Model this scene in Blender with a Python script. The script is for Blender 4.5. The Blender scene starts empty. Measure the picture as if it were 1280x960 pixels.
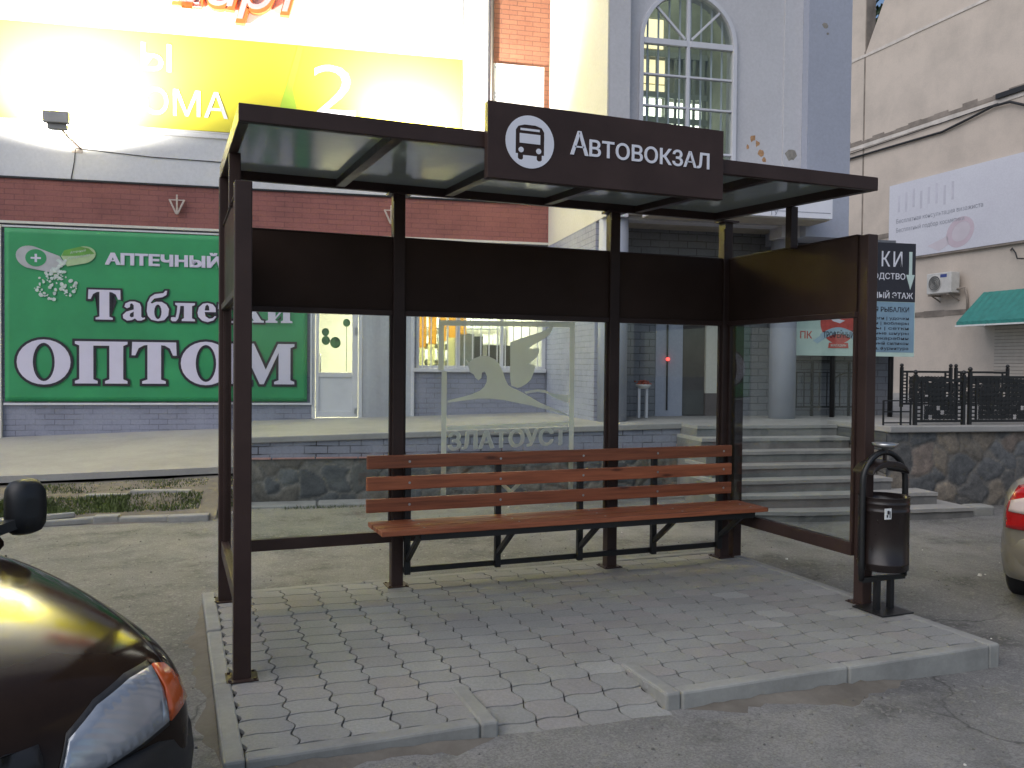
import bpy, bmesh, math, random
from mathutils import Vector, Matrix
from mathutils.bvhtree import BVHTree
random.seed(7)
SC = bpy.context.scene
COL = SC.collection
R = math.radians
PI = math.pi

# ------------------------------------------------------------------ camera
cam_d = bpy.data.cameras.new('camera')
cam = bpy.data.objects.new('camera', cam_d)
COL.objects.link(cam)
cam_d.sensor_width = 36.0
cam_d.lens = 1064.8 / 1280 * 36
cam_d.clip_start = 0.05
cam_d.clip_end = 600
_y, _p, _r = R(21.679), R(-1.198), R(0.539)
fw = Vector((math.sin(_y) * math.cos(_p), math.cos(_y) * math.cos(_p), math.sin(_p)))
rt = Vector((math.cos(_y), -math.sin(_y), 0))
up = rt.cross(fw)
rt2 = math.cos(_r) * rt + math.sin(_r) * up
up2 = -math.sin(_r) * rt + math.cos(_r) * up
cam.matrix_world = Matrix(((rt2.x, up2.x, -fw.x, -0.304), (rt2.y, up2.y, -fw.y, -4.223), (rt2.z, up2.z, -fw.z, 1.5), (0, 0, 0, 1)))
SC.camera = cam

# ------------------------------------------------------------------ sky, sun, exposure
world = bpy.data.worlds.new('World')
SC.world = world
world.use_nodes = True
wn = world.node_tree
wn.nodes.clear()
sky = wn.nodes.new('ShaderNodeTexSky')
sky.sky_type = 'NISHITA'
sky.sun_disc = False
SUN_EL, SUN_AZ = R(46), R(248)          # azimuth clockwise from +Y: behind the camera, to its left
sky.sun_elevation = SUN_EL
sky.sun_rotation = SUN_AZ
sky.altitude = 400
sky.air_density = 1.0
sky.dust_density = 1.5
sky.ozone_density = 1.0
bg = wn.nodes.new('ShaderNodeBackground')
bg.inputs['Strength'].default_value = 0.06
wo = wn.nodes.new('ShaderNodeOutputWorld')
wn.links.new(sky.outputs[0], bg.inputs[0])
wn.links.new(bg.outputs[0], wo.inputs[0])
sun_d = bpy.data.lights.new('sun', 'SUN')
sun_d.energy = 0.95
sun_d.angle = R(75)
sun_d.color = (1.0, 0.95, 0.90)
sun = bpy.data.objects.new('sun', sun_d)
COL.objects.link(sun)
sd = Vector((math.sin(SUN_AZ) * math.cos(SUN_EL), math.cos(SUN_AZ) * math.cos(SUN_EL), math.sin(SUN_EL)))
sun.rotation_euler = (-sd).to_track_quat('-Z', 'Y').to_euler()
SC.view_settings.view_transform = 'Standard'
SC.view_settings.look = 'None'
SC.view_settings.exposure = 1.0
SC.view_settings.gamma = 1.0
SC.cycles.use_denoising = True
SC.cycles.max_bounces = 10
SC.cycles.transparent_max_bounces = 16
SC.cycles.sample_clamp_indirect = 6.0
SC.cycles.caustics_reflective = False
SC.cycles.caustics_refractive = False

# ------------------------------------------------------------------ frames of reference
FA = R(9.26)
RB = R(-1.575)
FRAMES = {'W': (Vector((0, 0, 0)), 0.0), 'F': (Vector((0, 9, 0)), -FA), 'R': (Vector((20, 9, 0)), RB - PI / 2)}


def to_world(p, frame):
    o, a = FRAMES[frame]
    return o + Matrix.Rotation(a, 3, 'Z') @ Vector(p)


BASE = {}


def thing(name, label, cat, base=(0, 0, 0), frame='W', group=None, rotz=None, kind=None):
    o = bpy.data.objects.new(name, None)
    COL.objects.link(o)
    o.empty_display_size = 0.2
    o.location = to_world(base, frame)
    o.rotation_euler = (0, 0, FRAMES[frame][1] if rotz is None else rotz)
    o['label'] = label
    o['category'] = cat
    if group:
        o['group'] = group
    if kind:
        o['kind'] = kind
    BASE[o.name] = Vector(base) if rotz is None else Vector((0, 0, 0))
    return o


def root_of(o):
    while o.parent:
        o = o.parent
    return o


class MB:
    """collects shapes in frame coordinates, builds ONE mesh object"""

    def __init__(s):
        s.bm = bmesh.new()

    def add(s, verts, faces):
        vs = [s.bm.verts.new(v) for v in verts]
        out = []
        for f in faces:
            try:
                out.append(s.bm.faces.new([vs[i] for i in f]))
            except ValueError:
                pass
        return vs, out

    def box(s, x0, x1, y0, y1, z0, z1):
        v = [(x0, y0, z0), (x1, y0, z0), (x1, y1, z0), (x0, y1, z0), (x0, y0, z1), (x1, y0, z1), (x1, y1, z1), (x0, y1, z1)]
        s.add(v, [(0, 3, 2, 1), (4, 5, 6, 7), (0, 1, 5, 4), (1, 2, 6, 5), (2, 3, 7, 6), (3, 0, 4, 7)])
        return s

    def bar(s, a, b, w, h, upv=(0, 0, 1)):
        a, b = Vector(a), Vector(b)
        d = (b - a).normalized()
        u = Vector(upv)
        side = d.cross(u)
        if side.length < 1e-4:
            side = d.cross(Vector((0, 1, 0)))
        side.normalize()
        u = side.cross(d).normalized()
        v = []
        for p in (a, b):
            for i, j in ((-1, -1), (1, -1), (1, 1), (-1, 1)):
                v.append(p + side * (i * w / 2) + u * (j * h / 2))
        s.add(v, [(3, 2, 1, 0), (4, 5, 6, 7), (0, 1, 5, 4), (1, 2, 6, 5), (2, 3, 7, 6), (3, 0, 4, 7)])
        return s

    def tube(s, pts, r, n=8, closed=False):
        pts = [Vector(p) for p in pts]
        rings = []
        prev = None
        for i, p in enumerate(pts):
            if closed:
                d = (pts[(i + 1) % len(pts)] - pts[i - 1]).normalized()
            else:
                d = (pts[min(i + 1, len(pts) - 1)] - pts[max(i - 1, 0)]).normalized()
            if prev is None:
                a = Vector((0, 0, 1)) if abs(d.z) < 0.9 else Vector((0, 1, 0))
                prev = d.cross(a).normalized()
            prev = (prev - d * prev.dot(d)).normalized()
            b = d.cross(prev)
            rings.append([s.bm.verts.new(p + (prev * math.cos(2 * PI * k / n) + b * math.sin(2 * PI * k / n)) * r) for k in range(n)])
        m = len(rings)
        for i in range(m if closed else m - 1):
            A, B = rings[i], rings[(i + 1) % m]
            for k in range(n):
                f = s.bm.faces.new((A[k], A[(k + 1) % n], B[(k + 1) % n], B[k]))
                f.smooth = True
        if not closed:
            s.bm.faces.new(rings[0][::-1])
            s.bm.faces.new(rings[-1])
        return s

    def lathe(s, prof, c, axis='z', n=32, cap=True, smooth=True):
        c = Vector(c)
        rings = []
        for r, h in prof:
            ring = []
            for k in range(n):
                a = 2 * PI * k / n
                x, y = r * math.cos(a), r * math.sin(a)
                p = {'z': (x, y, h), 'y': (x, h, y), 'x': (h, x, y)}[axis]
                ring.append(s.bm.verts.new(c + Vector(p)))
            rings.append(ring)
        for A, B in zip(rings, rings[1:]):
            for k in range(n):
                f = s.bm.faces.new((A[k], A[(k + 1) % n], B[(k + 1) % n], B[k]))
                f.smooth = smooth
        if cap:
            s.bm.faces.new(rings[0][::-1])
            s.bm.faces.new(rings[-1])
        return s

    def prism(s, poly, y0, y1, holes=()):
        """polygon in (x, z) given thickness from y0 (front) to y1"""
        tri = bmesh.new()
        allp = [poly] + list(holes)
        edges = []
        for lp in allp:
            vs = [tri.verts.new((p[0], 0, p[1])) for p in lp]
            edges += [tri.edges.new((vs[i], vs[(i + 1) % len(vs)])) for i in range(len(vs))]
        bmesh.ops.triangle_fill(tri, edges=edges, use_beauty=True, use_dissolve=False)
        tri.verts.index_update()
        co = [v.co.copy() for v in tri.verts]
        fs = [[v.index for v in f.verts] for f in tri.faces]
        tri.free()
        n = len(co)
        v = [(p.x, y0, p.z) for p in co] + [(p.x, y1, p.z) for p in co]
        faces = [f for f in fs] + [[i + n for i in reversed(f)] for f in fs]
        off = 0
        for lp in allp:
            m = len(lp)
            for i in range(m):
                a, b = off + i, off + (i + 1) % m
                faces.append((a, b, b + n, a + n))
            off += m
        s.add(v, faces)
        return s

    def quad(s, a, b, c, d):
        s.add([a, b, c, d], [(0, 1, 2, 3)])
        return s

    def build(s, name, mat, parent=None, bevel=0.0, local=False, frame=None, seg=2, fixn=True):
        bm = s.bm
        if fixn:
            bmesh.ops.recalc_face_normals(bm, faces=bm.faces)
        me = bpy.data.meshes.new(name)
        if parent is not None and not local:
            b = BASE[root_of(parent).name]
            bmesh.ops.translate(bm, verts=bm.verts, vec=-b)
        bm.to_mesh(me)
        bm.free()
        if isinstance(mat, (list, tuple)):
            for m in mat:
                me.materials.append(m)
        else:
            me.materials.append(mat)
        o = bpy.data.objects.new(name, me)
        COL.objects.link(o)
        if parent is not None:
            o.parent = parent
        elif frame:
            o.location, a = FRAMES[frame]
            o.rotation_euler = (0, 0, a)
        if bevel > 0:
            md = o.modifiers.new('bevel', 'BEVEL')
            md.width = bevel
            md.segments = seg
            md.limit_method = 'ANGLE'
            md.angle_limit = R(40)
            md.harden_normals = False
        return o


def tag(o, label=None, cat=None, group=None, kind=None):
    if label:
        o['label'] = label
    if cat:
        o['category'] = cat
    if group:
        o['group'] = group
    if kind:
        o['kind'] = kind
    return o


# ------------------------------------------------------------------ materials
def new_mat(name):
    m = bpy.data.materials.new(name)
    m.use_nodes = True
    nt = m.node_tree
    return m, nt, nt.nodes['Principled BSDF']


def N(nt, t, **kw):
    n = nt.nodes.new(t)
    for k, v in kw.items():
        setattr(n, k, v)
    return n


def obj_coords(nt, scale=(1, 1, 1), swap=None):
    tc = N(nt, 'ShaderNodeTexCoord')
    out = tc.outputs['Object']
    if swap:
        sp = N(nt, 'ShaderNodeSeparateXYZ')
        cb = N(nt, 'ShaderNodeCombineXYZ')
        nt.links.new(out, sp.inputs[0])
        for i, c in enumerate(swap):
            nt.links.new(sp.outputs['XYZ'.index(c)], cb.inputs[i])
        out = cb.outputs[0]
    mp = N(nt, 'ShaderNodeMapping')
    mp.inputs['Scale'].default_value = scale
    nt.links.new(out, mp.inputs[0])
    return mp.outputs[0]


def ramp(nt, fac, stops):
    r = N(nt, 'ShaderNodeValToRGB')
    el = r.color_ramp.elements
    while len(el) < len(stops):
        el.new(0.5)
    for e, (p, c) in zip(el, stops):
        e.position = p
        e.color = (*c, 1)
    nt.links.new(fac, r.inputs[0])
    return r.outputs[0]


def noise(nt, vec, scale, detail=4, rough=0.6):
    n = N(nt, 'ShaderNodeTexNoise')
    n.inputs['Scale'].default_value = scale
    n.inputs['Detail'].default_value = detail
    n.inputs['Roughness'].default_value = rough
    nt.links.new(vec, n.inputs['Vector'])
    return n.outputs[0]


def mixc(nt, fac, a, b, mode='MIX'):
    m = N(nt, 'ShaderNodeMix', data_type='RGBA', blend_type=mode)
    for sock, v in ((m.inputs['Factor'], fac), (m.inputs['A'], a), (m.inputs['B'], b)):
        if isinstance(v, (int, float)):
            sock.default_value = v
        elif isinstance(v, tuple):
            sock.default_value = (*v, 1) if len(v) == 3 else v
        else:
            nt.links.new(v, sock)
    # Mix node has several A/B sockets; pick colour ones
    return m.outputs['Result']


def colmix(nt, fac, a, b, mode='MIX'):
    m = N(nt, 'ShaderNodeMixRGB', blend_type=mode)
    for i, v in enumerate((fac, a, b)):
        if isinstance(v, (int, float)):
            m.inputs[i].default_value = v if i == 0 else (v, v, v, 1)
        elif isinstance(v, tuple):
            m.inputs[i].default_value = (*v, 1)
        else:
            nt.links.new(v, m.inputs[i])
    return m.outputs[0]


def bump(nt, bsdf, h, strength=0.3, dist=0.01):
    b = N(nt, 'ShaderNodeBump')
    b.inputs['Strength'].default_value = strength
    b.inputs['Distance'].default_value = dist
    nt.links.new(h, b.inputs['Height'])
    nt.links.new(b.outputs[0], bsdf.inputs['Normal'])


def plain(name, c, rough=0.6, metal=0.0, var=0.12, scale=6.0, bmp=0.0, bscale=60.0, spec=0.5, coat=0.0):
    m, nt, b = new_mat(name)
    v = obj_coords(nt)
    n = noise(nt, v, scale)
    dark = tuple(x * (1 - var) for x in c)
    lite = tuple(min(1, x * (1 + var)) for x in c)
    nt.links.new(ramp(nt, n, [(0.3, dark), (0.7, lite)]), b.inputs['Base Color'])
    n2 = noise(nt, v, scale * 3)
    rr = N(nt, 'ShaderNodeMapRange')
    rr.inputs[3].default_value = max(0.02, rough - 0.08)
    rr.inputs[4].default_value = min(1, rough + 0.08)
    nt.links.new(n2, rr.inputs[0])
    nt.links.new(rr.outputs[0], b.inputs['Roughness'])
    b.inputs['Metallic'].default_value = metal
    b.inputs['Specular IOR Level'].default_value = spec
    b.inputs['Coat Weight'].default_value = coat
    if bmp:
        bump(nt, b, noise(nt, v, bscale), bmp, 0.004)
    return m


def emit(name, c, s):
    m, nt, b = new_mat(name)
    b.inputs['Base Color'].default_value = (*c, 1)
    b.inputs['Emission Color'].default_value = (*c, 1)
    b.inputs['Emission Strength'].default_value = s
    return m


def brick(name, swap, c1, c2, mortar, bw=0.25, bh=0.075, ms=0.008, bmp=0.5, dirt=None, rough=0.75, mfade=None):
    m, nt, b = new_mat(name)
    v = obj_coords(nt, swap=swap)
    t = N(nt, 'ShaderNodeTexBrick')
    t.offset = 0.5
    t.inputs['Scale'].default_value = 1.0
    t.inputs['Color1'].default_value = (*c1, 1)
    t.inputs['Color2'].default_value = (*c2, 1)
    t.inputs['Mortar'].default_value = (*mortar, 1)
    t.inputs['Mortar Size'].default_value = ms
    t.inputs['Mortar Smooth'].default_value = 0.25
    t.inputs['Brick Width'].default_value = bw
    t.inputs['Row Height'].default_value = bh
    # slightly wavy courses
    nz = N(nt, 'ShaderNodeTexNoise')
    nz.inputs['Scale'].default_value = 3.0
    nt.links.new(v, nz.inputs['Vector'])
    ad = N(nt, 'ShaderNodeVectorMath', operation='MULTIPLY_ADD')
    nt.links.new(nz.outputs['Color'], ad.inputs[0])
    ad.inputs[1].default_value = (0.02, 0.012, 0)
    nt.links.new(v, ad.inputs[2])
    nt.links.new(ad.outputs[0], t.inputs['Vector'])
    col = t.outputs['Color']
    n = noise(nt, v, 1.3, 6)
    col = colmix(nt, 1.0, col, ramp(nt, n, [(0.3, (0.78, 0.78, 0.78)), (0.7, (1.1, 1.1, 1.1))]), 'MULTIPLY')
    if mfade:   # paint partly filling the joints, in patches
        n3 = noise(nt, v, 2.2, 3)
        col = colmix(nt, ramp(nt, n3, [(0.42, (0, 0, 0)), (0.62, (mfade, mfade, mfade))]), col, c1)
    n2 = noise(nt, v, 35, 3)
    col = colmix(nt, 1.0, col, ramp(nt, n2, [(0.3, (0.9, 0.9, 0.9)), (0.7, (1.06, 1.06, 1.06))]), 'MULTIPLY')
    nt.links.new(col, b.inputs['Base Color'])
    b.inputs['Roughness'].default_value = rough
    inv = N(nt, 'ShaderNodeMath', operation='SUBTRACT')
    inv.inputs[0].default_value = 1.0
    nt.links.new(t.outputs['Fac'], inv.inputs[1])
    ad2 = N(nt, 'ShaderNodeMath', operation='MULTIPLY_ADD')
    nt.links.new(n2, ad2.inputs[0])
    ad2.inputs[1].default_value = 0.25
    nt.links.new(inv.outputs[0], ad2.inputs[2])
    bump(nt, b, ad2.outputs[0], bmp, 0.012)
    return m


def stained(name, c, stain, rough=0.8, scale=0.7, lo=0.45, hi=0.75, bmp=0.25, streak=True):
    """painted plaster or concrete with blotches and vertical streaks of dirt"""
    m, nt, b = new_mat(name)
    v = obj_coords(nt)
    n = noise(nt, v, scale, 7, 0.65)
    col = ramp(nt, n, [(lo, c), (hi, stain)])
    if streak:
        v2 = obj_coords(nt, scale=(6, 6, 0.35))
        n2 = noise(nt, v2, 1.0, 5, 0.6)
        col = colmix(nt, 1.0, col, ramp(nt, n2, [(0.35, (0.84, 0.83, 0.82)), (0.62, (1.03, 1.03, 1.03))]), 'MULTIPLY')
    n3 = noise(nt, v, 26, 5, 0.7)
    col = colmix(nt, 1.0, col, ramp(nt, n3, [(0.3, (0.92, 0.92, 0.92)), (0.7, (1.05, 1.05, 1.05))]), 'MULTIPLY')
    nt.links.new(col, b.inputs['Base Color'])
    b.inputs['Roughness'].default_value = rough
    bump(nt, b, n3, bmp, 0.006)
    return m


def glass_mat(name, tint=(0.93, 0.95, 0.94), haze=0.0, hazec=(0.3, 0.32, 0.3), ior=1.5, rough=0.01):
    m, nt, b = new_mat(name)
    nt.nodes.remove(b)
    out = [n for n in nt.nodes if n.type == 'OUTPUT_MATERIAL'][0]
    tr = N(nt, 'ShaderNodeBsdfTransparent')
    tr.inputs[0].default_value = (*tint, 1)
    gl = N(nt, 'ShaderNodeBsdfGlossy')
    gl.inputs['Roughness'].default_value = rough
    fr = N(nt, 'ShaderNodeFresnel')
    ge = N(nt, 'ShaderNodeNewGeometry')
    io = N(nt, 'ShaderNodeMapRange')          # a thin pane reflects the same from either face
    io.inputs[3].default_value = ior
    io.inputs[4].default_value = 1.0 / ior
    nt.links.new(ge.outputs['Backfacing'], io.inputs[0])
    nt.links.new(io.outputs[0], fr.inputs[0])
    mx = N(nt, 'ShaderNodeMixShader')
    base = tr.outputs[0]
    if haze:
        df = N(nt, 'ShaderNodeBsdfDiffuse')
        df.inputs[0].default_value = (*hazec, 1)
        tl = N(nt, 'ShaderNodeBsdfTranslucent')
        tl.inputs[0].default_value = (*hazec, 1)
        m3 = N(nt, 'ShaderNodeMixShader')
        nt.links.new(df.outputs[0], m3.inputs[1])
        nt.links.new(tl.outputs[0], m3.inputs[2])
        m2 = N(nt, 'ShaderNodeMixShader')
        v = obj_coords(nt)
        rr = N(nt, 'ShaderNodeMapRange')
        rr.inputs[3].default_value = haze * 0.8
        rr.inputs[4].default_value = min(1, haze * 1.2)
        nt.links.new(noise(nt, v, 2.5, 6), rr.inputs[0])
        nt.links.new(rr.outputs[0], m2.inputs[0])
        nt.links.new(base, m2.inputs[1])
        nt.links.new(m3.outputs[0], m2.inputs[2])
        base = m2.outputs[0]
    nt.links.new(fr.outputs[0], mx.inputs[0])
    nt.links.new(base, mx.inputs[1])
    nt.links.new(gl.outputs[0], mx.inputs[2])
    nt.links.new(mx.outputs[0], out.inputs[0])
    return m


def stone(name, swap, scale=3.0, tones=((0.09, 0.10, 0.10), (0.16, 0.16, 0.15), (0.20, 0.17, 0.14)), mortar=(0.25, 0.24, 0.22), mw=0.05):
    m, nt, b = new_mat(name)
    v = obj_coords(nt, swap=swap, scale=(scale, scale * 1.15, 1))
    nz = N(nt, 'ShaderNodeTexNoise')
    nz.inputs['Scale'].default_value = 1.6
    nt.links.new(v, nz.inputs['Vector'])
    ad = N(nt, 'ShaderNodeVectorMath', operation='MULTIPLY_ADD')
    nt.links.new(nz.outputs['Color'], ad.inputs[0])
    ad.inputs[1].default_value = (1.0, 1.0, 0)
    nz.inputs['Detail'].default_value = 5
    nt.links.new(v, ad.inputs[2])
    vo = N(nt, 'ShaderNodeTexVoronoi', feature='F1', voronoi_dimensions='2D')
    ve = N(nt, 'ShaderNodeTexVoronoi', feature='DISTANCE_TO_EDGE', voronoi_dimensions='2D')
    for t in (vo, ve):
        t.inputs['Scale'].default_value = 1.0
        nt.links.new(ad.outputs[0], t.inputs['Vector'])
    sp = N(nt, 'ShaderNodeSeparateColor')
    nt.links.new(vo.outputs['Color'], sp.inputs[0])
    col = ramp(nt, sp.outputs[0], [(0.1, tones[0]), (0.5, tones[1]), (0.9, tones[2])])
    n = noise(nt, v, 5, 7, 0.7)
    col = colmix(nt, 1.0, col, ramp(nt, n, [(0.3, (0.6, 0.6, 0.6)), (0.7, (1.3, 1.28, 1.25))]), 'MULTIPLY')
    edge = ramp(nt, ve.outputs['Distance'], [(mw * 0.5, (1, 1, 1)), (mw * 1.3, (0, 0, 0))])
    gap = colmix(nt, 1.0, edge, ramp(nt, noise(nt, v, 2.3, 4), [(0.35, (0.15, 0.15, 0.15)), (0.65, (0.9, 0.9, 0.9))]), 'MULTIPLY')
    col = colmix(nt, gap, col, mortar)
    nt.links.new(col, b.inputs['Base Color'])
    b.inputs['Roughness'].default_value = 0.85
    hm = N(nt, 'ShaderNodeMath', operation='MULTIPLY_ADD')
    nt.links.new(n, hm.inputs[0])
    hm.inputs[1].default_value = 0.5
    nt.links.new(ramp(nt, ve.outputs['Distance'], [(0.0, (0, 0, 0)), (mw * 2.5, (0.6, 0.6, 0.6))]), hm.inputs[2])
    bump(nt, b, hm.outputs[0], 0.8, 0.03)
    return m


M = {}
M['metal'] = plain('brown_metal', (0.050, 0.031, 0.027), 0.42, var=0.2, scale=3, bmp=0.05, bscale=150, spec=0.2)
M['panel'] = plain('brown_sheet', (0.052, 0.034, 0.028), 0.34, spec=0.025, var=0.2, scale=1.2, bmp=0.06, bscale=5)
M['black_metal'] = plain('black_metal', (0.012, 0.012, 0.013), 0.4, var=0.2)
M['bin_metal'] = plain('bin_metal', (0.018, 0.012, 0.011), 0.3, var=0.2)
M['steel'] = plain('steel', (0.5, 0.5, 0.5), 0.35, metal=0.9)
M['glass'] = glass_mat('clear_glass', (0.9, 0.93, 0.92))
M['roof_glass'] = glass_mat('roof_sheet', (0.30, 0.34, 0.33), haze=0.78, hazec=(0.33, 0.352, 0.338), ior=1.42, rough=0.12)
M['frost'] = glass_mat('frosted_film', (0.85, 0.86, 0.8), haze=0.88, hazec=(0.92, 0.94, 0.88))
M['sign_white'] = plain('sign_white', (0.78, 0.78, 0.84), 0.4, var=0.03)
M['white_paint'] = plain('white_paint', (0.78, 0.78, 0.76), 0.5, var=0.06)
M['black_ink'] = plain('black_ink', (0.02, 0.017, 0.025), 0.55, var=0.1)
M['blue_brick'] = brick('blue_brick', 'XZY', (0.305, 0.315, 0.385), (0.275, 0.285, 0.355), (0.18, 0.185, 0.23), bw=0.25, bh=0.077, ms=0.006, mfade=0.8)
M['porch_brick'] = brick('porch_brick', 'XZY', (0.285, 0.30, 0.36), (0.25, 0.265, 0.325), (0.03, 0.03, 0.035), bw=0.25, bh=0.088, ms=0.007, mfade=0.9)
M['side_brick'] = brick('side_brick', 'YZX', (0.34, 0.36, 0.45), (0.31, 0.33, 0.42), (0.2, 0.21, 0.27), bw=0.25, bh=0.077, ms=0.006, mfade=0.7)
M['grey_brick'] = brick('grey_brick', 'XZY', (0.22, 0.23, 0.25), (0.19, 0.2, 0.22), (0.09, 0.09, 0.1), bw=0.28, bh=0.1, ms=0.007, mfade=0.5)
M['red_brick'] = brick('red_brick', 'XZY', (0.30, 0.115, 0.10), (0.27, 0.10, 0.09), (0.19, 0.075, 0.07), bw=0.25, bh=0.075, ms=0.006, mfade=0.6)
M['red_brick_up'] = brick('red_brick_upper', 'XZY', (0.36, 0.15, 0.09), (0.32, 0.13, 0.08), (0.2, 0.09, 0.06), bw=0.25, bh=0.075, ms=0.007)
M['white_band'] = stained('white_sheet', (0.66, 0.66, 0.68), (0.5, 0.5, 0.52), 0.5, 0.6, 0.5, 0.85, 0.05, streak=False)
M['plaster'] = stained('lilac_plaster', (0.57, 0.565, 0.59), (0.48, 0.475, 0.495), 0.8, 0.5, 0.45, 0.8, streak=False)
M['plaster_blue'] = stained('blue_plaster', (0.38, 0.405, 0.485), (0.33, 0.35, 0.42), 0.8, 0.4, 0.45, 0.8, streak=False)
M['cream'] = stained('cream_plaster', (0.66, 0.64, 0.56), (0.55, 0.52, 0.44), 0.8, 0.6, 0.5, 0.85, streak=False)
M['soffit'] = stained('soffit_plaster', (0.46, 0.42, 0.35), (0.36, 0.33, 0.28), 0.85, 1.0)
M['concrete_wall'] = stained('panel_concrete', (0.61, 0.525, 0.45), (0.43, 0.375, 0.325), 0.85, 0.8, 0.42, 0.82, 0.4, streak=False)
M['seam'] = plain('seam_filler', (0.24, 0.205, 0.175), 0.9, var=0.35, scale=2)
M['seam_pale'] = plain('pale_filler', (0.6, 0.55, 0.5), 0.9, var=0.2, scale=2)
M['concrete'] = stained('porch_concrete', (0.35, 0.342, 0.325), (0.26, 0.255, 0.245), 0.9, 1.2, 0.4, 0.75, 0.35, streak=False)
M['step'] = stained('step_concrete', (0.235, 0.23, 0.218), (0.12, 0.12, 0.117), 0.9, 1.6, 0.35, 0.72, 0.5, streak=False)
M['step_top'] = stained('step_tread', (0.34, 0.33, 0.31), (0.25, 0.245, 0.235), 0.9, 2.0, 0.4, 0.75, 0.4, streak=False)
M['kerb'] = stained('kerb_concrete', (0.31, 0.31, 0.29), (0.19, 0.19, 0.18), 0.9, 3.0, 0.4, 0.8, 0.35, streak=False)
M['stone'] = stone('rubble_stone', 'XZY', scale=4.6, tones=((0.07, 0.075, 0.08), (0.125, 0.12, 0.11), (0.17, 0.145, 0.12)), mortar=(0.19, 0.18, 0.165), mw=0.045)
M['stone_left'] = stone('slab_stone', 'XZY', scale=4.2, tones=((0.075, 0.085, 0.09), (0.12, 0.125, 0.125), (0.15, 0.14, 0.12)), mortar=(0.2, 0.2, 0.185), mw=0.035)
M['pink_edge'] = plain('pink_paint', (0.38, 0.22, 0.19), 0.8, var=0.3, scale=8)
M['column'] = plain('column_paint', (0.34, 0.36, 0.42), 0.6, var=0.08, scale=2)
M['door_brown'] = plain('brown_door', (0.06, 0.05, 0.045), 0.5, var=0.2)
M['door_white'] = plain('white_door', (0.66, 0.66, 0.68), 0.45, var=0.05)
M['grey_panel'] = stained('grey_panel', (0.46, 0.47, 0.50), (0.38, 0.39, 0.42), 0.6, 0.8)
M['pvc'] = plain('window_frame', (0.62, 0.62, 0.66), 0.4, var=0.05)
M['room'] = plain('room_paint', (0.74, 0.72, 0.63), 0.8, var=0.06)
M['blind_yellow'] = plain('yellow_blind', (0.78, 0.55, 0.16), 0.7, var=0.1)
M['blind_pale'] = plain('pale_blind', (0.78, 0.76, 0.55), 0.7, var=0.08)
for k_ in ('blind_yellow', 'blind_pale'):
    nt_ = M[k_].node_tree
    b_ = nt_.nodes['Principled BSDF']
    tl_ = N(nt_, 'ShaderNodeBsdfTranslucent')
    tl_.inputs[0].default_value = (0.95, 0.66, 0.16, 1) if k_ == 'blind_yellow' else (0.9, 0.88, 0.6, 1)
    mx_ = N(nt_, 'ShaderNodeMixShader')
    mx_.inputs[0].default_value = 0.6
    nt_.links.new(b_.outputs[0], mx_.inputs[1])
    nt_.links.new(tl_.outputs[0], mx_.inputs[2])
    nt_.links.new(mx_.outputs[0], [q for q in nt_.nodes if q.type == 'OUTPUT_MATERIAL'][0].inputs[0])
M['furniture'] = plain('dark_furniture', (0.07, 0.07, 0.065), 0.6)
M['shelf'] = plain('shelf_grey', (0.38, 0.40, 0.38), 0.6)
M['goods'] = plain('goods_white', (0.75, 0.76, 0.7), 0.6, var=0.3, scale=25)
M['lamp_warm'] = emit('lamp_warm', (1.0, 0.95, 0.76), 14.0)
M['lamp_cool'] = emit('lamp_cool', (0.92, 1.0, 0.82), 7.0)
M['lamp_blue'] = emit('lamp_blue', (0.12, 0.12, 1.0), 3.5)
M['lit_window'] = emit('lit_window', (0.95, 1.0, 0.84), 1.5)
M['lit_dim'] = emit('lit_window_warm', (1.0, 0.86, 0.52), 0.62)
M['stairwell'] = plain('stairwell_paint', (0.36, 0.37, 0.31), 0.8, var=0.1)
M['green'] = plain('banner_green', (0.029, 0.285, 0.102), 0.5, var=0.12, scale=1.5, bmp=0.0)
M['yellow'] = plain('banner_yellow', (0.74, 0.66, 0.05), 0.55, var=0.05, scale=1)
M['lime'] = plain('banner_lime', (0.42, 0.62, 0.06), 0.55, var=0.05)
M['red_letter'] = plain('red_letter', (0.74, 0.17, 0.045), 0.4, var=0.06)
M['pink_letter'] = plain('pink_letter', (0.75, 0.40, 0.42), 0.5, var=0.06)
M['green_letter'] = plain('green_letter', (0.06, 0.6, 0.25), 0.4, var=0.06)
M['letter_lilac'] = plain('letter_lilac', (0.66, 0.62, 0.74), 0.5, var=0.03)
M['pill_grey'] = plain('pill_grey', (0.45, 0.45, 0.46), 0.4, var=0.12, scale=5)
M['pill_green'] = plain('pill_green', (0.13, 0.34, 0.05), 0.4, var=0.25, scale=4)
M['pill_pale'] = plain('pill_pale', (0.42, 0.55, 0.30), 0.4, var=0.15, scale=4)
M['sheet_white'] = stained('poster_white', (0.66, 0.66, 0.72), (0.60, 0.59, 0.66), 0.5, 0.5, 0.4, 0.8, 0.05, streak=False)
M['faint_ink'] = plain('faded_ink', (0.30, 0.31, 0.36), 0.6, var=0.35, scale=3)
M['faint_stripe'] = plain('faded_stripe', (0.55, 0.54, 0.61), 0.6, var=0.1, scale=3)
M['faint_pink'] = plain('faded_pink', (0.57, 0.47, 0.53), 0.6, var=0.06, scale=2)
M['faint_pink2'] = plain('faded_pink_pale', (0.595, 0.54, 0.59), 0.6, var=0.05, scale=2)
M['board_dark'] = plain('board_dark', (0.026, 0.026, 0.036), 0.5, var=0.1)
M['mint'] = plain('board_mint', (0.52, 0.66, 0.58), 0.5, var=0.12, scale=2)
M['board_blue'] = plain('board_blue', (0.22, 0.34, 0.44), 0.5, var=0.25, scale=1.5)
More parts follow.
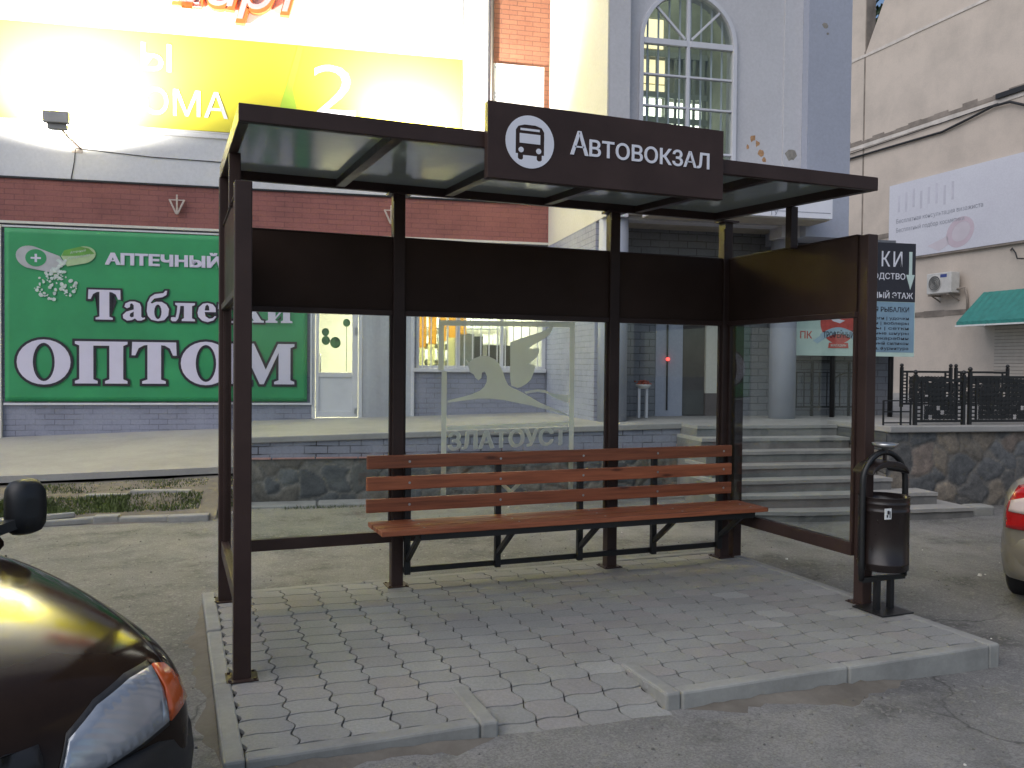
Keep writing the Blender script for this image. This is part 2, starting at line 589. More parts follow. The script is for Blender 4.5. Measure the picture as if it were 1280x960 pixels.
M['badge_red'] = plain('badge_red', (0.55, 0.09, 0.07), 0.5, var=0.2, scale=15)
M['badge_blue'] = plain('badge_blue', (0.36, 0.50, 0.58), 0.5, var=0.08)
M['teal'] = plain('teal_sheet', (0.035, 0.22, 0.19), 0.5, var=0.15)
M['shutter'] = plain('shutter', (0.52, 0.46, 0.40), 0.6, var=0.08)
M['ac_white'] = plain('ac_white', (0.58, 0.56, 0.53), 0.5, var=0.1)
M['ac_blue'] = plain('ac_label', (0.05, 0.07, 0.25), 0.5)
M['cable'] = plain('cable', (0.02, 0.02, 0.022), 0.6)
M['rust'] = plain('bracket_pale', (0.50, 0.43, 0.38), 0.6, var=0.25, scale=20)
M['leaf'] = plain('leaf', (0.035, 0.065, 0.028), 0.7, var=0.5, scale=1.2)
M['bark'] = plain('bark', (0.08, 0.065, 0.05), 0.9, var=0.3)
M['grass'] = plain('grass', (0.085, 0.115, 0.03), 0.8, var=0.45, scale=2.5)
M['soil'] = stained('soil', (0.13, 0.115, 0.095), (0.21, 0.19, 0.16), 0.95, 3.0, 0.35, 0.7, 0.8, streak=False)
M['litter'] = plain('litter', (0.6, 0.58, 0.54), 0.7, var=0.3, scale=8)
M['tyre'] = plain('tyre', (0.014, 0.014, 0.015), 0.75, var=0.3, bmp=0.3)
M['rubber'] = plain('black_plastic', (0.017, 0.018, 0.02), 0.5, var=0.2, bmp=0.1, bscale=200)
M['rim'] = plain('rim', (0.35, 0.35, 0.36), 0.35, metal=0.7)
M['orange'] = plain('orange_lens', (0.62, 0.10, 0.012), 0.25, var=0.12, scale=12, coat=0.8)
M['red_lens'] = plain('red_lens', (0.42, 0.012, 0.012), 0.12, var=0.15, scale=12, coat=0.8)
M['pale_lens'] = plain('pale_lens', (0.68, 0.55, 0.5), 0.15, var=0.05, coat=0.8)
M['reflector'] = plain('reflector', (0.5, 0.52, 0.55), 0.18, metal=0.75, var=0.2, scale=9)
M['car_dark'] = plain('aubergine_paint', (0.026, 0.016, 0.011), 0.12, var=0.15, coat=0.0, spec=0.13)
M['car_beige'] = plain('beige_metallic_paint', (0.27, 0.24, 0.185), 0.32, metal=0.35, var=0.04, coat=0.9)
M['car_glass'] = plain('car_glass', (0.012, 0.014, 0.015), 0.04, var=0.1, spec=0.7)


def lens_mat():
    m, nt, b = new_mat('headlight_lens')
    v = obj_coords(nt)
    n = noise(nt, v, 7, 2)
    nt.links.new(ramp(nt, n, [(0.35, (0.30, 0.33, 0.37)), (0.7, (0.44, 0.47, 0.52))]), b.inputs['Base Color'])
    w = N(nt, 'ShaderNodeTexWave')
    w.inputs['Scale'].default_value = 28
    nt.links.new(v, w.inputs['Vector'])
    b.inputs['Metallic'].default_value = 0.35
    b.inputs['Roughness'].default_value = 0.22
    b.inputs['Coat Weight'].default_value = 1.0
    b.inputs['Coat Roughness'].default_value = 0.04
    bump(nt, b, w.outputs['Fac'], 0.25, 0.004)
    return m


M['lens'] = lens_mat()


def wood_mat():
    m, nt, b = new_mat('stained_wood')
    oi = N(nt, 'ShaderNodeObjectInfo')
    tc = N(nt, 'ShaderNodeTexCoord')
    sc = N(nt, 'ShaderNodeVectorMath', operation='SCALE')
    sc.inputs[3].default_value = 9.0
    cb = N(nt, 'ShaderNodeCombineXYZ')
    for i in range(3):
        nt.links.new(oi.outputs['Random'], cb.inputs[i])
    nt.links.new(cb.outputs[0], sc.inputs[0])
    ad = N(nt, 'ShaderNodeVectorMath', operation='ADD')
    nt.links.new(tc.outputs['Object'], ad.inputs[0])
    nt.links.new(sc.outputs[0], ad.inputs[1])
    mp = N(nt, 'ShaderNodeMapping')
    mp.inputs['Scale'].default_value = (1.1, 22, 22)
    nt.links.new(ad.outputs[0], mp.inputs[0])
    n = noise(nt, mp.outputs[0], 1.6, 6, 0.65)
    col = ramp(nt, n, [(0.25, (0.14, 0.044, 0.020)), (0.5, (0.33, 0.100, 0.044)), (0.75, (0.48, 0.16, 0.07))])
    mp2 = N(nt, 'ShaderNodeMapping')
    mp2.inputs['Scale'].default_value = (3.0, 12, 12)
    nt.links.new(ad.outputs[0], mp2.inputs[0])
    vo = N(nt, 'ShaderNodeTexVoronoi')
    vo.inputs['Scale'].default_value = 0.8
    nt.links.new(mp2.outputs[0], vo.inputs['Vector'])
    kn = ramp(nt, vo.outputs['Distance'], [(0.05, (0.35, 0.32, 0.3)), (0.16, (1, 1, 1))])
    col = colmix(nt, 1.0, col, kn, 'MULTIPLY')
    nt.links.new(col, b.inputs['Base Color'])
    b.inputs['Roughness'].default_value = 0.5
    bump(nt, b, n, 0.15, 0.003)
    bv = ramp(nt, oi.outputs['Random'], [(0.0, (0.80, 0.80, 0.80)), (1.0, (1.18, 1.15, 1.1))])
    nt.links.new(colmix(nt, 1.0, col, bv, 'MULTIPLY'), b.inputs['Base Color'])
    return m


M['wood'] = wood_mat()


def paver_mat():
    m, nt, b = new_mat('paver_concrete')
    at = N(nt, 'ShaderNodeAttribute')
    at.attribute_name = 'tint'
    v = obj_coords(nt)
    n = noise(nt, v, 70, 5, 0.7)
    n2 = noise(nt, v, 1.4, 5)
    col = colmix(nt, 1.0, at.outputs['Color'], ramp(nt, n, [(0.3, (0.82, 0.82, 0.82)), (0.7, (1.12, 1.12, 1.12))]), 'MULTIPLY')
    col = colmix(nt, 1.0, col, ramp(nt, n2, [(0.3, (0.86, 0.86, 0.85)), (0.7, (1.1, 1.1, 1.1))]), 'MULTIPLY')
    nt.links.new(col, b.inputs['Base Color'])
    b.inputs['Roughness'].default_value = 0.85
    bump(nt, b, n, 0.35, 0.003)
    return m


M['paver'] = paver_mat()
M['joint'] = plain('joint_sand', (0.022, 0.021, 0.019), 0.95, var=0.5, scale=15)


def asphalt_mat():
    m, nt, b = new_mat('dusty_asphalt')
    v = obj_coords(nt)
    big = noise(nt, v, 0.55, 6, 0.6)
    mid = noise(nt, v, 2.6, 6, 0.7)
    fine = noise(nt, v, 90, 4, 0.75)
    col = ramp(nt, big, [(0.32, (0.145, 0.144, 0.142)), (0.5, (0.195, 0.193, 0.188)), (0.68, (0.255, 0.250, 0.24))])
    col = colmix(nt, 1.0, col, ramp(nt, mid, [(0.3, (0.76, 0.76, 0.76)), (0.7, (1.15, 1.14, 1.12))]), 'MULTIPLY')
    col = colmix(nt, 1.0, col, ramp(nt, fine, [(0.32, (0.62, 0.62, 0.62)), (0.68, (1.36, 1.36, 1.35))]), 'MULTIPLY')
    st_ = noise(nt, v, 1.1, 7, 0.75)
    col = colmix(nt, 1.0, col, ramp(nt, st_, [(0.36, (0.62, 0.61, 0.60)), (0.47, (1.0, 1.0, 1.0))]), 'MULTIPLY')
    vo = N(nt, 'ShaderNodeTexVoronoi')
    vo.inputs['Scale'].default_value = 55
    nt.links.new(v, vo.inputs['Vector'])
    sp = N(nt, 'ShaderNodeSeparateColor')
    nt.links.new(vo.outputs['Color'], sp.inputs[0])
    col = colmix(nt, ramp(nt, sp.outputs[0], [(0.90, (0, 0, 0)), (0.93, (0.55, 0.55, 0.55))]), col, (0.27, 0.265, 0.25))
    # hairline cracks
    nz = N(nt, 'ShaderNodeTexNoise')
    nz.inputs['Scale'].default_value = 1.2
    nz.inputs['Detail'].default_value = 5
    nt.links.new(v, nz.inputs['Vector'])
    ad = N(nt, 'ShaderNodeVectorMath', operation='MULTIPLY_ADD')
    nt.links.new(nz.outputs['Color'], ad.inputs[0])
    ad.inputs[1].default_value = (1.2, 1.2, 0)
    nt.links.new(v, ad.inputs[2])
    ve = N(nt, 'ShaderNodeTexVoronoi', feature='DISTANCE_TO_EDGE')
    ve.inputs['Scale'].default_value = 0.42
    nt.links.new(ad.outputs[0], ve.inputs['Vector'])
    crk = ramp(nt, ve.outputs['Distance'], [(0.0, (0.8, 0.8, 0.8)), (0.006, (0, 0, 0))])
    crk = colmix(nt, 1.0, crk, ramp(nt, noise(nt, v, 0.8, 3), [(0.5, (0, 0, 0)), (0.6, (1, 1, 1))]), 'MULTIPLY')
    col = colmix(nt, crk, col, (0.05, 0.048, 0.045))
    nt.links.new(col, b.inputs['Base Color'])
    b.inputs['Roughness'].default_value = 0.88
    hm = N(nt, 'ShaderNodeMath', operation='MULTIPLY_ADD')
    nt.links.new(mid, hm.inputs[0])
    hm.inputs[1].default_value = 2.5
    nt.links.new(fine, hm.inputs[2])
    bump(nt, b, hm.outputs[0], 0.55, 0.008)
    return m


M['asphalt'] = asphalt_mat()


# ------------------------------------------------------------------ lettering
def text_mesh(body, cap, width=None, bold=0.0, extr=0.002, shear=0.0, align='LEFT', spacing=1.0):
    """returns (verts, faces) with x along the line, z up, front at -y; x starts at 0"""
    c = bpy.data.curves.new('lettering', 'FONT')
    c.body = body
    c.size = cap / 0.727
    c.extrude = extr
    c.offset = bold * cap
    c.shear = shear
    c.space_character = spacing
    c.resolution_u = 3
    o = bpy.data.objects.new('lettering', c)
    COL.objects.link(o)
    bpy.context.view_layer.update()
    me = bpy.data.meshes.new_from_object(o.evaluated_get(bpy.context.evaluated_depsgraph_get()))
    bpy.data.objects.remove(o)
    bpy.data.curves.remove(c)
    xs = [v.co.x for v in me.vertices]
    x0, x1 = min(xs), max(xs)
    k = (width / (x1 - x0)) if width else 1.0
    vs = [((v.co.x - x0) * k, -v.co.z, v.co.y) for v in me.vertices]
    fs = [tuple(p.vertices) for p in me.polygons]
    w = (x1 - x0) * k
    bpy.data.meshes.remove(me)
    if align == 'CENTER':
        vs = [(x - w / 2, y, z) for x, y, z in vs]
    elif align == 'RIGHT':
        vs = [(x - w, y, z) for x, y, z in vs]
    return vs, fs


def put_text(mb, body, x, y, z, cap, width=None, slope=0.0, **kw):
    vs, fs = text_mesh(body, cap, width, **kw)
    mb.add([(x + a, y + b, z + c + a * slope) for a, b, c in vs], fs)
    return mb


def ell(cx, cz, rx, rz, n=28, a0=0.0, a1=2 * PI, tilt=0.0):
    full = abs(a1 - a0 - 2 * PI) < 1e-6
    out = []
    for k in range(n if full else n + 1):
        a = a0 + (a1 - a0) * k / n
        x, z = rx * math.cos(a), rz * math.sin(a)
        out.append((cx + x * math.cos(tilt) - z * math.sin(tilt), cz + x * math.sin(tilt) + z * math.cos(tilt)))
    return out


SERIF = {
    'П': (0.98, [(0, 0), (.42, 0), (.42, .06), (.34, .1), (.34, .9), (.64, .9), (.64, .1), (.56, .06), (.56, 0), (.98, 0), (.98, .06), (.9, .1), (.9, .9), (.98, .94), (.98, 1), (0, 1), (0, .94), (.08, .9), (.08, .1), (0, .06)], []),
    'Т': (0.86, [(.2, 0), (.65, 0), (.65, .06), (.56, .1), (.56, .93), (.63, .92), (.73, .85), (.79, .68), (.86, .68), (.85, 1), (.01, 1), (0, .68), (.07, .68), (.13, .85), (.23, .92), (.3, .93), (.3, .1), (.2, .06)], []),
    'М': (1.2, [(0, 0), (.32, 0), (.32, .06), (.2, .1), (.2, .78), (.5, 0), (.58, 0), (.88, .78), (.88, .1), (.79, .06), (.79, 0), (1.2, 0), (1.2, .06), (1.12, .1), (1.12, .9), (1.2, .94), (1.2, 1), (.87, 1), (.62, .36), (.38, 1), (0, 1), (0, .94), (.09, .9), (.09, .1), (0, .06)], []),
    'О': (0.98, ell(.49, .5, .49, .53), [ell(.49, .5, .2, .45)]),
    'а': (.6, [(.05, .45), (.08, .56), (.2, .63), (.33, .63), (.46, .57), (.5, .45), (.5, .12), (.54, .08), (.6, .1), (.6, .05), (.5, -.01), (.4, -.01), (.33, .06), (.25, 0), (.12, -.02), (.02, .06), (.01, .17), (.1, .28), (.3, .36), (.3, .5), (.25, .57), (.2, .54), (.2, .44), (.12, .4)], [[(.3, .29), (.3, .12), (.24, .09), (.19, .13), (.2, .22)]]),
    'б': (.6, [(0, .32), (.02, .6), (.1, .8), (.22, .9), (.45, .94), (.5, 1.02), (.55, 1.02), (.53, .88), (.42, .8), (.2, .75), (.1, .6), (.14, .58), (.25, .64), (.4, .64), (.53, .55), (.6, .4), (.58, .18), (.47, .02), (.3, -.02), (.12, .03), (.03, .15)], [ell(.3, .3, .1, .25, 14)]),
    'л': (.68, [(0, .04), (.04, -.01), (.14, -.01), (.2, .08), (.24, .3), (.26, .52), (.36, .52), (.36, .1), (.3, .06), (.3, 0), (.66, 0), (.66, .06), (.58, .1), (.58, .52), (.66, .56), (.66, .62), (.12, .62), (.12, .56), (.18, .52), (.16, .28), (.13, .12), (.08, .13), (.01, .12)], []),
    'е': (.52, [(0, .3), (.04, .48), (.15, .61), (.28, .64), (.42, .6), (.5, .48), (.51, .33), (.2, .33), (.22, .18), (.32, .1), (.42, .12), (.49, .2), (.52, .17), (.44, .04), (.28, -.02), (.13, .03), (.03, .15)], [[(.2, .38), (.33, .38), (.32, .52), (.27, .59), (.22, .53)]]),
    'т': (.54, [(.12, 0), (.42, 0), (.42, .06), (.37, .09), (.37, .56), (.43, .55), (.48, .44), (.54, .44), (.53, .62), (.01, .62), (0, .44), (.06, .44), (.11, .55), (.17, .56), (.17, .09), (.12, .06)], []),
    'к': (.7, [(0, 0), (.33, 0), (.33, .06), (.27, .09), (.27, .28), (.3, .28), (.42, .06), (.36, .05), (.36, 0), (.7, 0), (.7, .06), (.63, .08), (.48, .36), (.58, .53), (.64, .5), (.68, .55), (.64, .63), (.54, .63), (.46, .55), (.36, .35), (.27, .35), (.27, .53), (.33, .56), (.33, .62), (0, .62), (0, .56), (.07, .53), (.07, .09), (0, .06)], []),
    'и': (.77, [(0, 0), (.34, 0), (.34, .06), (.28, .09), (.28, .12), (.5, .44), (.5, .09), (.44, .06), (.44, 0), (.77, 0), (.77, .06), (.7, .09), (.7, .53), (.77, .56), (.77, .62), (.43, .62), (.43, .56), (.495, .53), (.285, .21), (.28, .53), (.34, .56), (.34, .62), (0, .62), (0, .56), (.07, .53), (.07, .09), (0, .06)], []),
}


def serif_text(mb, body, x, y, z, cap, gap=0.06, width=None, grow=0.0, thick=0.003):
    tot = sum(SERIF[c][0] for c in body) + gap * (len(body) - 1)
    k = (width / (tot * cap)) if width else 1.0
    cu = x
    for ch in body:
        w, outer, holes = SERIF[ch]
        c = bpy.data.curves.new('glyph', 'CURVE')
        c.dimensions = '2D'
        c.fill_mode = 'BOTH'
        c.extrude = thick
        c.offset = grow
        for lp in [outer] + holes:
            sp = c.splines.new('POLY')
            sp.points.add(len(lp) - 1)
            for p, q in zip(sp.points, lp):
                p.co = (q[0] * cap * k, q[1] * cap, 0, 1)
            sp.use_cyclic_u = True
        o = bpy.data.objects.new('glyph', c)
        COL.objects.link(o)
        bpy.context.view_layer.update()
        me = bpy.data.meshes.new_from_object(o.evaluated_get(bpy.context.evaluated_depsgraph_get()))
        mb.add([(cu + v.co.x, y - v.co.z, z + v.co.y) for v in me.vertices], [tuple(p.vertices) for p in me.polygons])
        bpy.data.objects.remove(o)
        bpy.data.curves.remove(c)
        bpy.data.meshes.remove(me)
        cu += (w + gap) * cap * k
    return mb


# ================================================================== GROUND
PX0, PW, NX = -0.05, 0.2047, 19           # paving grid
PY0, PH, NY = -0.82, 0.149, 16
X1 = PX0 + PW * NX
Y1 = PY0 + PH * NY


def smooth(a, b, t):
    t = max(0, min(1, (t - a) / (b - a)))
    return t * t * (3 - 2 * t)


def vn(x, y):
    return (math.sin(x * 1.7 + 1.3 * math.sin(y * 0.9)) + math.sin(y * 2.1 + 1.1 * math.sin(x * 1.3 + 2))) * 0.25


def ground_z(x, y):
    f = -0.040 - 0.020 * max(0, min(4, x)) - 0.065 * smooth(.1, 1.3, -x)
    z = f + (-0.033 - f) * smooth(-0.9, 2.2, y)
    z += 0.02 * vn(x * 0.8, y * 0.8) + 0.008 * vn(x * 3.1, y * 2.7)
    if -0.35 < x < X1 + 0.3 and -1.2 < y < Y1 + 0.3:     # keep it below the kerbs of the platform
        z = min(z, -0.02)
    if x > 4:
        z -= 0.02 * smooth(4, 5, x)
    return z


def axis(lo, hi, step, far):
    a = [-far, -far * .5, -far * .25]
    t = lo
    while t <= hi + 1e-6:
        a.append(t)
        t += step
    a += [far * .25, far * .5, far]
    return sorted(set(round(q, 4) for q in a))


gx, gy = axis(-7, 13, 0.16, 120), axis(-8, 6.4, 0.16, 120)
mb = MB()
grid = [[mb.bm.verts.new((x, y, ground_z(x, y) if (-8 < x < 14 and -9 < y < 7) else -0.1)) for x in gx] for y in gy]
for j in range(len(gy) - 1):
    for i in range(len(gx) - 1):
        cx, cy = (gx[i] + gx[i + 1]) / 2, (gy[j] + gy[j + 1]) / 2
        f = mb.bm.faces.new((grid[j][i], grid[j][i + 1], grid[j + 1][i + 1], grid[j + 1][i]))
        f.smooth = True
tag(mb.build('ground', M['asphalt']), kind='structure')

# ------------------------------------------------------------------ paving of wavy interlocking blocks
C0, C1 = 5, 9                              # columns of the dropped ramp
RX0, RX1 = PX0 + PW * C0, PX0 + PW * C1


def pave_z(x, y, col):
    if C0 <= col < C1 and y < -0.44:
        return -0.078 * (-(y + 0.44)) / 0.56
    return 0.0


me_b = bmesh.new()
tint = me_b.loops.layers.float_color.new('tint')
K = 8
for j in range(-2, NY):
    for i in range(NX):
        if j < 0 and not (C0 <= i < C1):
            continue
        g = random.uniform(0.255, 0.29)
        pk = random.choice([0, 0, 0, 0.3, 0.8])
        lc = (g * (1.0 + 0.035 * pk), g * (1 - 0.025 * pk), g * (0.965 - 0.02 * pk), 1)
        if random.random() < 0.05:
            lc = tuple(c * 1.15 for c in lc[:3]) + (1,)
        a, b = 0.0125, 0.008
        pts = []
        for k in range(K):
            t = k / K
            pts.append((i + t, j, b * math.sin(2 * PI * t), 'h'))
        for k in range(K):
            t = k / K
            pts.append((i + 1, j + t, a * math.sin(2 * PI * t), 'v'))
        for k in range(K):
            t = 1 - k / K
            pts.append((i + t, j + 1, b * math.sin(2 * PI * t), 'h'))
        for k in range(K):
            t = 1 - k / K
            pts.append((i, j + t, a * math.sin(2 * PI * t), 'v'))
        cxm, cym = PX0 + (i + .5) * PW, PY0 + (j + .5) * PH
        jx, jy, jz = random.uniform(-.0012, .0012), random.uniform(-.0012, .0012), random.uniform(-.0009, .0009)
        tx, ty = random.uniform(-.006, .006), random.uniform(-.006, .006)
        rings = []
        for ins, dz in ((0.0038, -0.03), (0.0038, -0.0012), (0.0052, 0.0)):
            ring = []
            for (pi, pj, off, kind) in pts:
                x = PX0 + pi * PW + (off if kind == 'v' else 0)
                y = PY0 + pj * PH + (off if kind == 'h' else 0)
                x -= math.copysign(ins, x - cxm) * min(1, abs(x - cxm) / (PW * .42))
                y -= math.copysign(ins, y - cym) * min(1, abs(y - cym) / (PH * .38))
                z = pave_z(x, y, i) + dz + jz + tx * (x - cxm) + ty * (y - cym)
                ring.append(me_b.verts.new((x + jx, y + jy, z)))
            rings.append(ring)
        n = len(pts)
        fs = []
        for A, B in zip(rings, rings[1:]):
            for k in range(n):
                fs.append(me_b.faces.new((A[k], A[(k + 1) % n], B[(k + 1) % n], B[k])))
        fs.append(me_b.faces.new(rings[-1]))
        for f in fs:
            for l in f.loops:
                l[tint] = lc
bmesh.ops.recalc_face_normals(me_b, faces=me_b.faces)
me = bpy.data.meshes.new('paving')
me_b.to_mesh(me)
me_b.free()
me.materials.append(M['paver'])
o = bpy.data.objects.new('paving', me)
COL.objects.link(o)
tag(o, kind='structure')
mb = MB()
mb.box(PX0, X1, PY0 + .37, Y1, -0.06, -0.017)
mb.box(PX0, RX0 - .02, PY0, PY0 + .37, -0.06, -0.017)
mb.box(RX1 + .02, X1, PY0, PY0 + .37, -0.06, -0.017)
mb.add([(RX0 - .02, -0.45, -0.011), (RX1 + .02, -0.45, -0.011), (RX1 + .02, -1.1, -0.105), (RX0 - .02, -1.1, -0.105)], [(0, 1, 2, 3)])
tag(mb.build('paving_bed', M['joint']), kind='structure')

kb = MB()


def kerb_run(x0, y0, x1, y1, w=0.08, top=0.006, piece=0.98):
    L = math.hypot(x1 - x0, y1 - y0)
    n = max(1, round(L / piece))
    for k in range(n):
        a, b = k / n + 0.003 / L, (k + 1) / n - 0.003 / L
        zj = random.uniform(-.004, .004)
        p, q = Vector((x0 + (x1 - x0) * a, y0 + (y1 - y0) * a, 0)), Vector((x0 + (x1 - x0) * b, y0 + (y1 - y0) * b, 0))
        cz = (top + zj - 0.26) / 2
        p.z = q.z = cz
        kb.bar(p, q, w, top + zj + 0.26)


kerb_run(PX0 - .04, -0.90, PX0 - .04, Y1 + .08)
kerb_run(PX0, Y1 + .04, X1, Y1 + .04, top=0.002)
kerb_run(X1 + .04, -0.90, X1 + .04, Y1 + .08)
kerb_run(PX0, -0.86, RX0 - .08, -0.86)
kerb_run(RX1 + .08, -0.86, X1, -0.86)
kerb_run(RX0 - .04, -0.90, RX0 - .04, -0.46)
kerb_run(RX1 + .04, -0.90, RX1 + .04, -0.46)
tag(kb.build('kerb', M['kerb'], bevel=0.012, seg=2), kind='structure')

# ================================================================== BUS SHELTER
W, D = 3.811, 1.432
XP1, XP2 = 1.107, 2.747
ZT, ZB = 2.357, 1.835
S = 0.04                                   # half a post
sh = thing('bus_shelter', 'dark brown metal bus shelter with glass walls, roof sheets and a bus station sign', 'bus shelter', (0, 0, 0))
RYF, RYB, RXL, RXR = -0.193, 1.46, -0.034, 3.69


def roof_z(y):
    return 2.593 + (y + .193) * 0.0418


for (x, y, top) in ((0, 0, ZT), (W, 0, ZT), (0, D, roof_z(D)), (XP1, D, roof_z(D)), (XP2, D, roof_z(D)), (W - .06, D, roof_z(D))):
    MB().box(x - S, x + S, y - S, y + S, -0.03, top).build('post', M['metal'], sh, bevel=0.006)
for (x, y) in ((0, 0), (W, 0), (0, D), (XP1, D), (XP2, D), (W - .06, D)):
    b = MB().box(x - .072, x + .072, y - .072, y + .072, .0015, .0075)
    for dx in (-.057, .057):
        for dy in (-.057, .057):
            b.lathe([(.008, .0075), (.008, .013), (.005, .014)], (x + dx, y + dy, 0), 'z', 6)
    b.build('base_plate', M['metal'], sh)
MB().box(W + .022, W + .10, D - S, D + S, -0.03, ZT).build('post', M['metal'], sh, bevel=0.006)
for x in (0.0, 3.70):
    b = MB().box(x - .03, x + .03, .57, .63, ZT - .02, roof_z(.6))
    b.build('roof_strut', M['metal'], sh, bevel=0.004)
for x in (XP1, XP2, W - .06):
    b = MB().box(x - .075, x + .075, D - .07, D + .05, roof_z(D) - .018, roof_z(D) - .004)
    b.box(x - .05, x - .042, D - .065, D - .042, roof_z(D) - .07, roof_z(D) - .018)
    b.build('roof_bracket', M['metal'], sh)


def dented(x0, x1, y0, z0, z1, face='y', amp=0.004, thick=0.02, seed=0):
    """thin sheet panel with a faint buckle in the metal"""
    m = MB()
    nx, nz = 16, 8
    rnd = random.Random(seed)
    ph = [rnd.uniform(0, 6) for _ in range(4)]
    for side in (0, 1):
        vs = []
        for j in range(nz + 1):
            for i in range(nx + 1):
                s, t = i / nx, j / nz
                e = math.sin(PI * s) * math.sin(PI * t)
                d = amp * e * (math.sin(3 * s * PI + ph[0]) + math.sin(2 * t * PI + ph[1]) + .5 * math.sin(7 * s + ph[2])) + (thick if side else 0)
                a, z = x0 + (x1 - x0) * s, z0 + (z1 - z0) * t
                vs.append((a, y0 + d, z) if face == 'y' else (y0 + d, a, z))
        fs = [(j * (nx + 1) + i, j * (nx + 1) + i + 1, (j + 1) * (nx + 1) + i + 1, (j + 1) * (nx + 1) + i) for j in range(nz) for i in range(nx)]
        v, f = m.add(vs, fs)
        for q in f:
            q.smooth = True
    return m


bays = ((S, XP1 - S), (XP1 + S, XP2 - S), (XP2 + S, W - .06 - S))
for k, (a, b) in enumerate(bays):
    dented(a, b, D - .012, ZB + .035, ZT - .002, 'y', 0.004, seed=k).build('upper_panel', M['panel'], sh)
    f = MB().box(a, b, D - .028, D + .028, ZB - .002, ZB + .034)
    f.build('panel_rail', M['metal'], sh, bevel=0.003)
    MB().box(a, b, D - .02, D + .02, ZT - .002, ZT + .006).build('panel_cap', M['metal'], sh, bevel=0.002)
    f = MB().box(a, b, D - .025, D + .025, .30, .375)
    f.build('lower_rail', M['metal'], sh, bevel=0.004)
for k, (x, xi) in enumerate(((0.0, -.012), (W - .04, W - .052))):
    ya, yb = S, D - S
    dented(ya, yb, xi, ZB + .035, ZT - .002, 'x', 0.003, seed=9 + k).build('upper_panel', M['panel'], sh)
    f = MB().box(x - .028, x + .028, ya, yb, ZB - .002, ZB + .034)
    MB().box(x - .02, x + .02, ya, yb, ZT - .002, ZT + .006).build('panel_cap', M['metal'], sh, bevel=0.002)
    f.build('panel_rail', M['metal'], sh, bevel=0.003)
    MB().box(x - .025, x + .025, ya, yb, .30, .385).build('lower_rail', M['metal'], sh, bevel=0.004)
    MB().box(x - .003, x + .003, ya - .0, yb, .386, ZB - .003).build('glass_pane', M['glass'], sh)
    for y in (ya + .012, yb - .012):
        MB().box(x - .014, x + .014, y - .012, y + .012, .386, ZB - .003).build('glazing_bead', M['metal'], sh)
panes = []
for (a, b) in bays:
    panes.append(MB().box(a, b, D - .003, D + .003, .376, ZB - .003).build('glass_pane', M['glass'], sh))
    for x in (a + .008, b - .008):
        MB().box(x - .008, x + .008, D - .014, D + .014, .376, ZB - .003).build('glazing_bead', M['metal'], sh)

# frosted film with the winged horse on the middle pane
BODY = [(1.594, 1.544), (1.616, 1.525), (1.657, 1.554), (1.708, 1.57), (1.759, 1.57), (1.811, 1.547), (1.843, 1.513), (1.87, 1.464), (1.891, 1.406), (1.913, 1.366), (1.941, 1.347), (1.982, 1.332), (2.035, 1.307), (2.089, 1.277), (2.165, 1.237), (2.253, 1.201), (2.319, 1.176), (2.386, 1.15), (2.387, 1.139), (2.309, 1.161), (2.198, 1.192), (2.09, 1.218), (1.983, 1.238), (1.877, 1.259), (1.773, 1.269), (1.68, 1.27), (1.598, 1.26), (1.518, 1.249), (1.463, 1.242), (1.463, 1.258), (1.568, 1.282), (1.639, 1.301), (1.7, 1.326), (1.73, 1.352), (1.749, 1.386), (1.752, 1.425), (1.735, 1.463), (1.714, 1.453), (1.709, 1.415), (1.689, 1.398), (1.666, 1.415), (1.653, 1.439), (1.627, 1.453), (1.617, 1.472), (1.614, 1.496)]
WING = [(1.938, 1.36), (1.928, 1.416), (1.925, 1.67), (1.978, 1.691), (2.084, 1.723), (2.192, 1.76), (2.257, 1.802), (2.255, 1.772), (2.231, 1.731), (2.171, 1.69), (2.112, 1.659), (2.064, 1.629), (2.15, 1.63), (2.148, 1.595), (2.124, 1.555), (2.086, 1.53), (2.054, 1.515), (2.119, 1.51), (2.114, 1.466), (2.088, 1.406), (2.056, 1.376), (2.013, 1.352), (1.985, 1.344), (1.95, 1.356)]
TAIL = [(2.038, 1.316), (2.089, 1.328), (2.143, 1.334), (2.197, 1.329), (2.241, 1.311), (2.296, 1.298), (2.362, 1.293), (2.39, 1.294), (2.39, 1.271), (2.385, 1.235), (2.341, 1.248), (2.274, 1.274), (2.208, 1.307), (2.143, 1.316), (2.089, 1.309), (2.051, 1.303)]
em = MB()
yE = D - .0042
for poly in (BODY, WING, TAIL):
    em.prism(poly, yE - .0008, yE)
em.prism([(1.394, 1.465), (1.394, 1.812), (2.434, 1.827), (2.434, 0.60), (2.396, 0.60), (2.396, 1.789), (1.433, 1.776), (1.433, 1.465)], yE - .0008, yE)
em.prism([(1.418, 0.60), (1.418, 1.462), (1.456, 1.462), (1.456, 0.60)], yE - .0008, yE)
em.prism([(1.46, 1.05), (1.46, 1.078), (2.392, 1.098), (2.392, 1.07)], yE - .0008, yE)
em.prism([(1.92, 0.60), (1.96, 0.60), (2.02, 0.655), (1.98, 0.655), (1.94, 0.62), (1.90, 0.655), (1.86, 0.655)], yE - .0008, yE)
for q_ in range(3):
    put_text(em, 'ЗЛАТОУСТ', 1.466 + .005 * q_, yE - .0006 - .0008 * q_, 0.912 + .002 * q_, 0.122, width=0.905, bold=0.02, extr=0.0003, slope=0.02)
tag(em.build('horse_emblem', M['frost'], panes[1]), 'frosted winged horse emblem in a shield frame')

# roof
ro = MB()
FB, FT = -0.002, 0.079


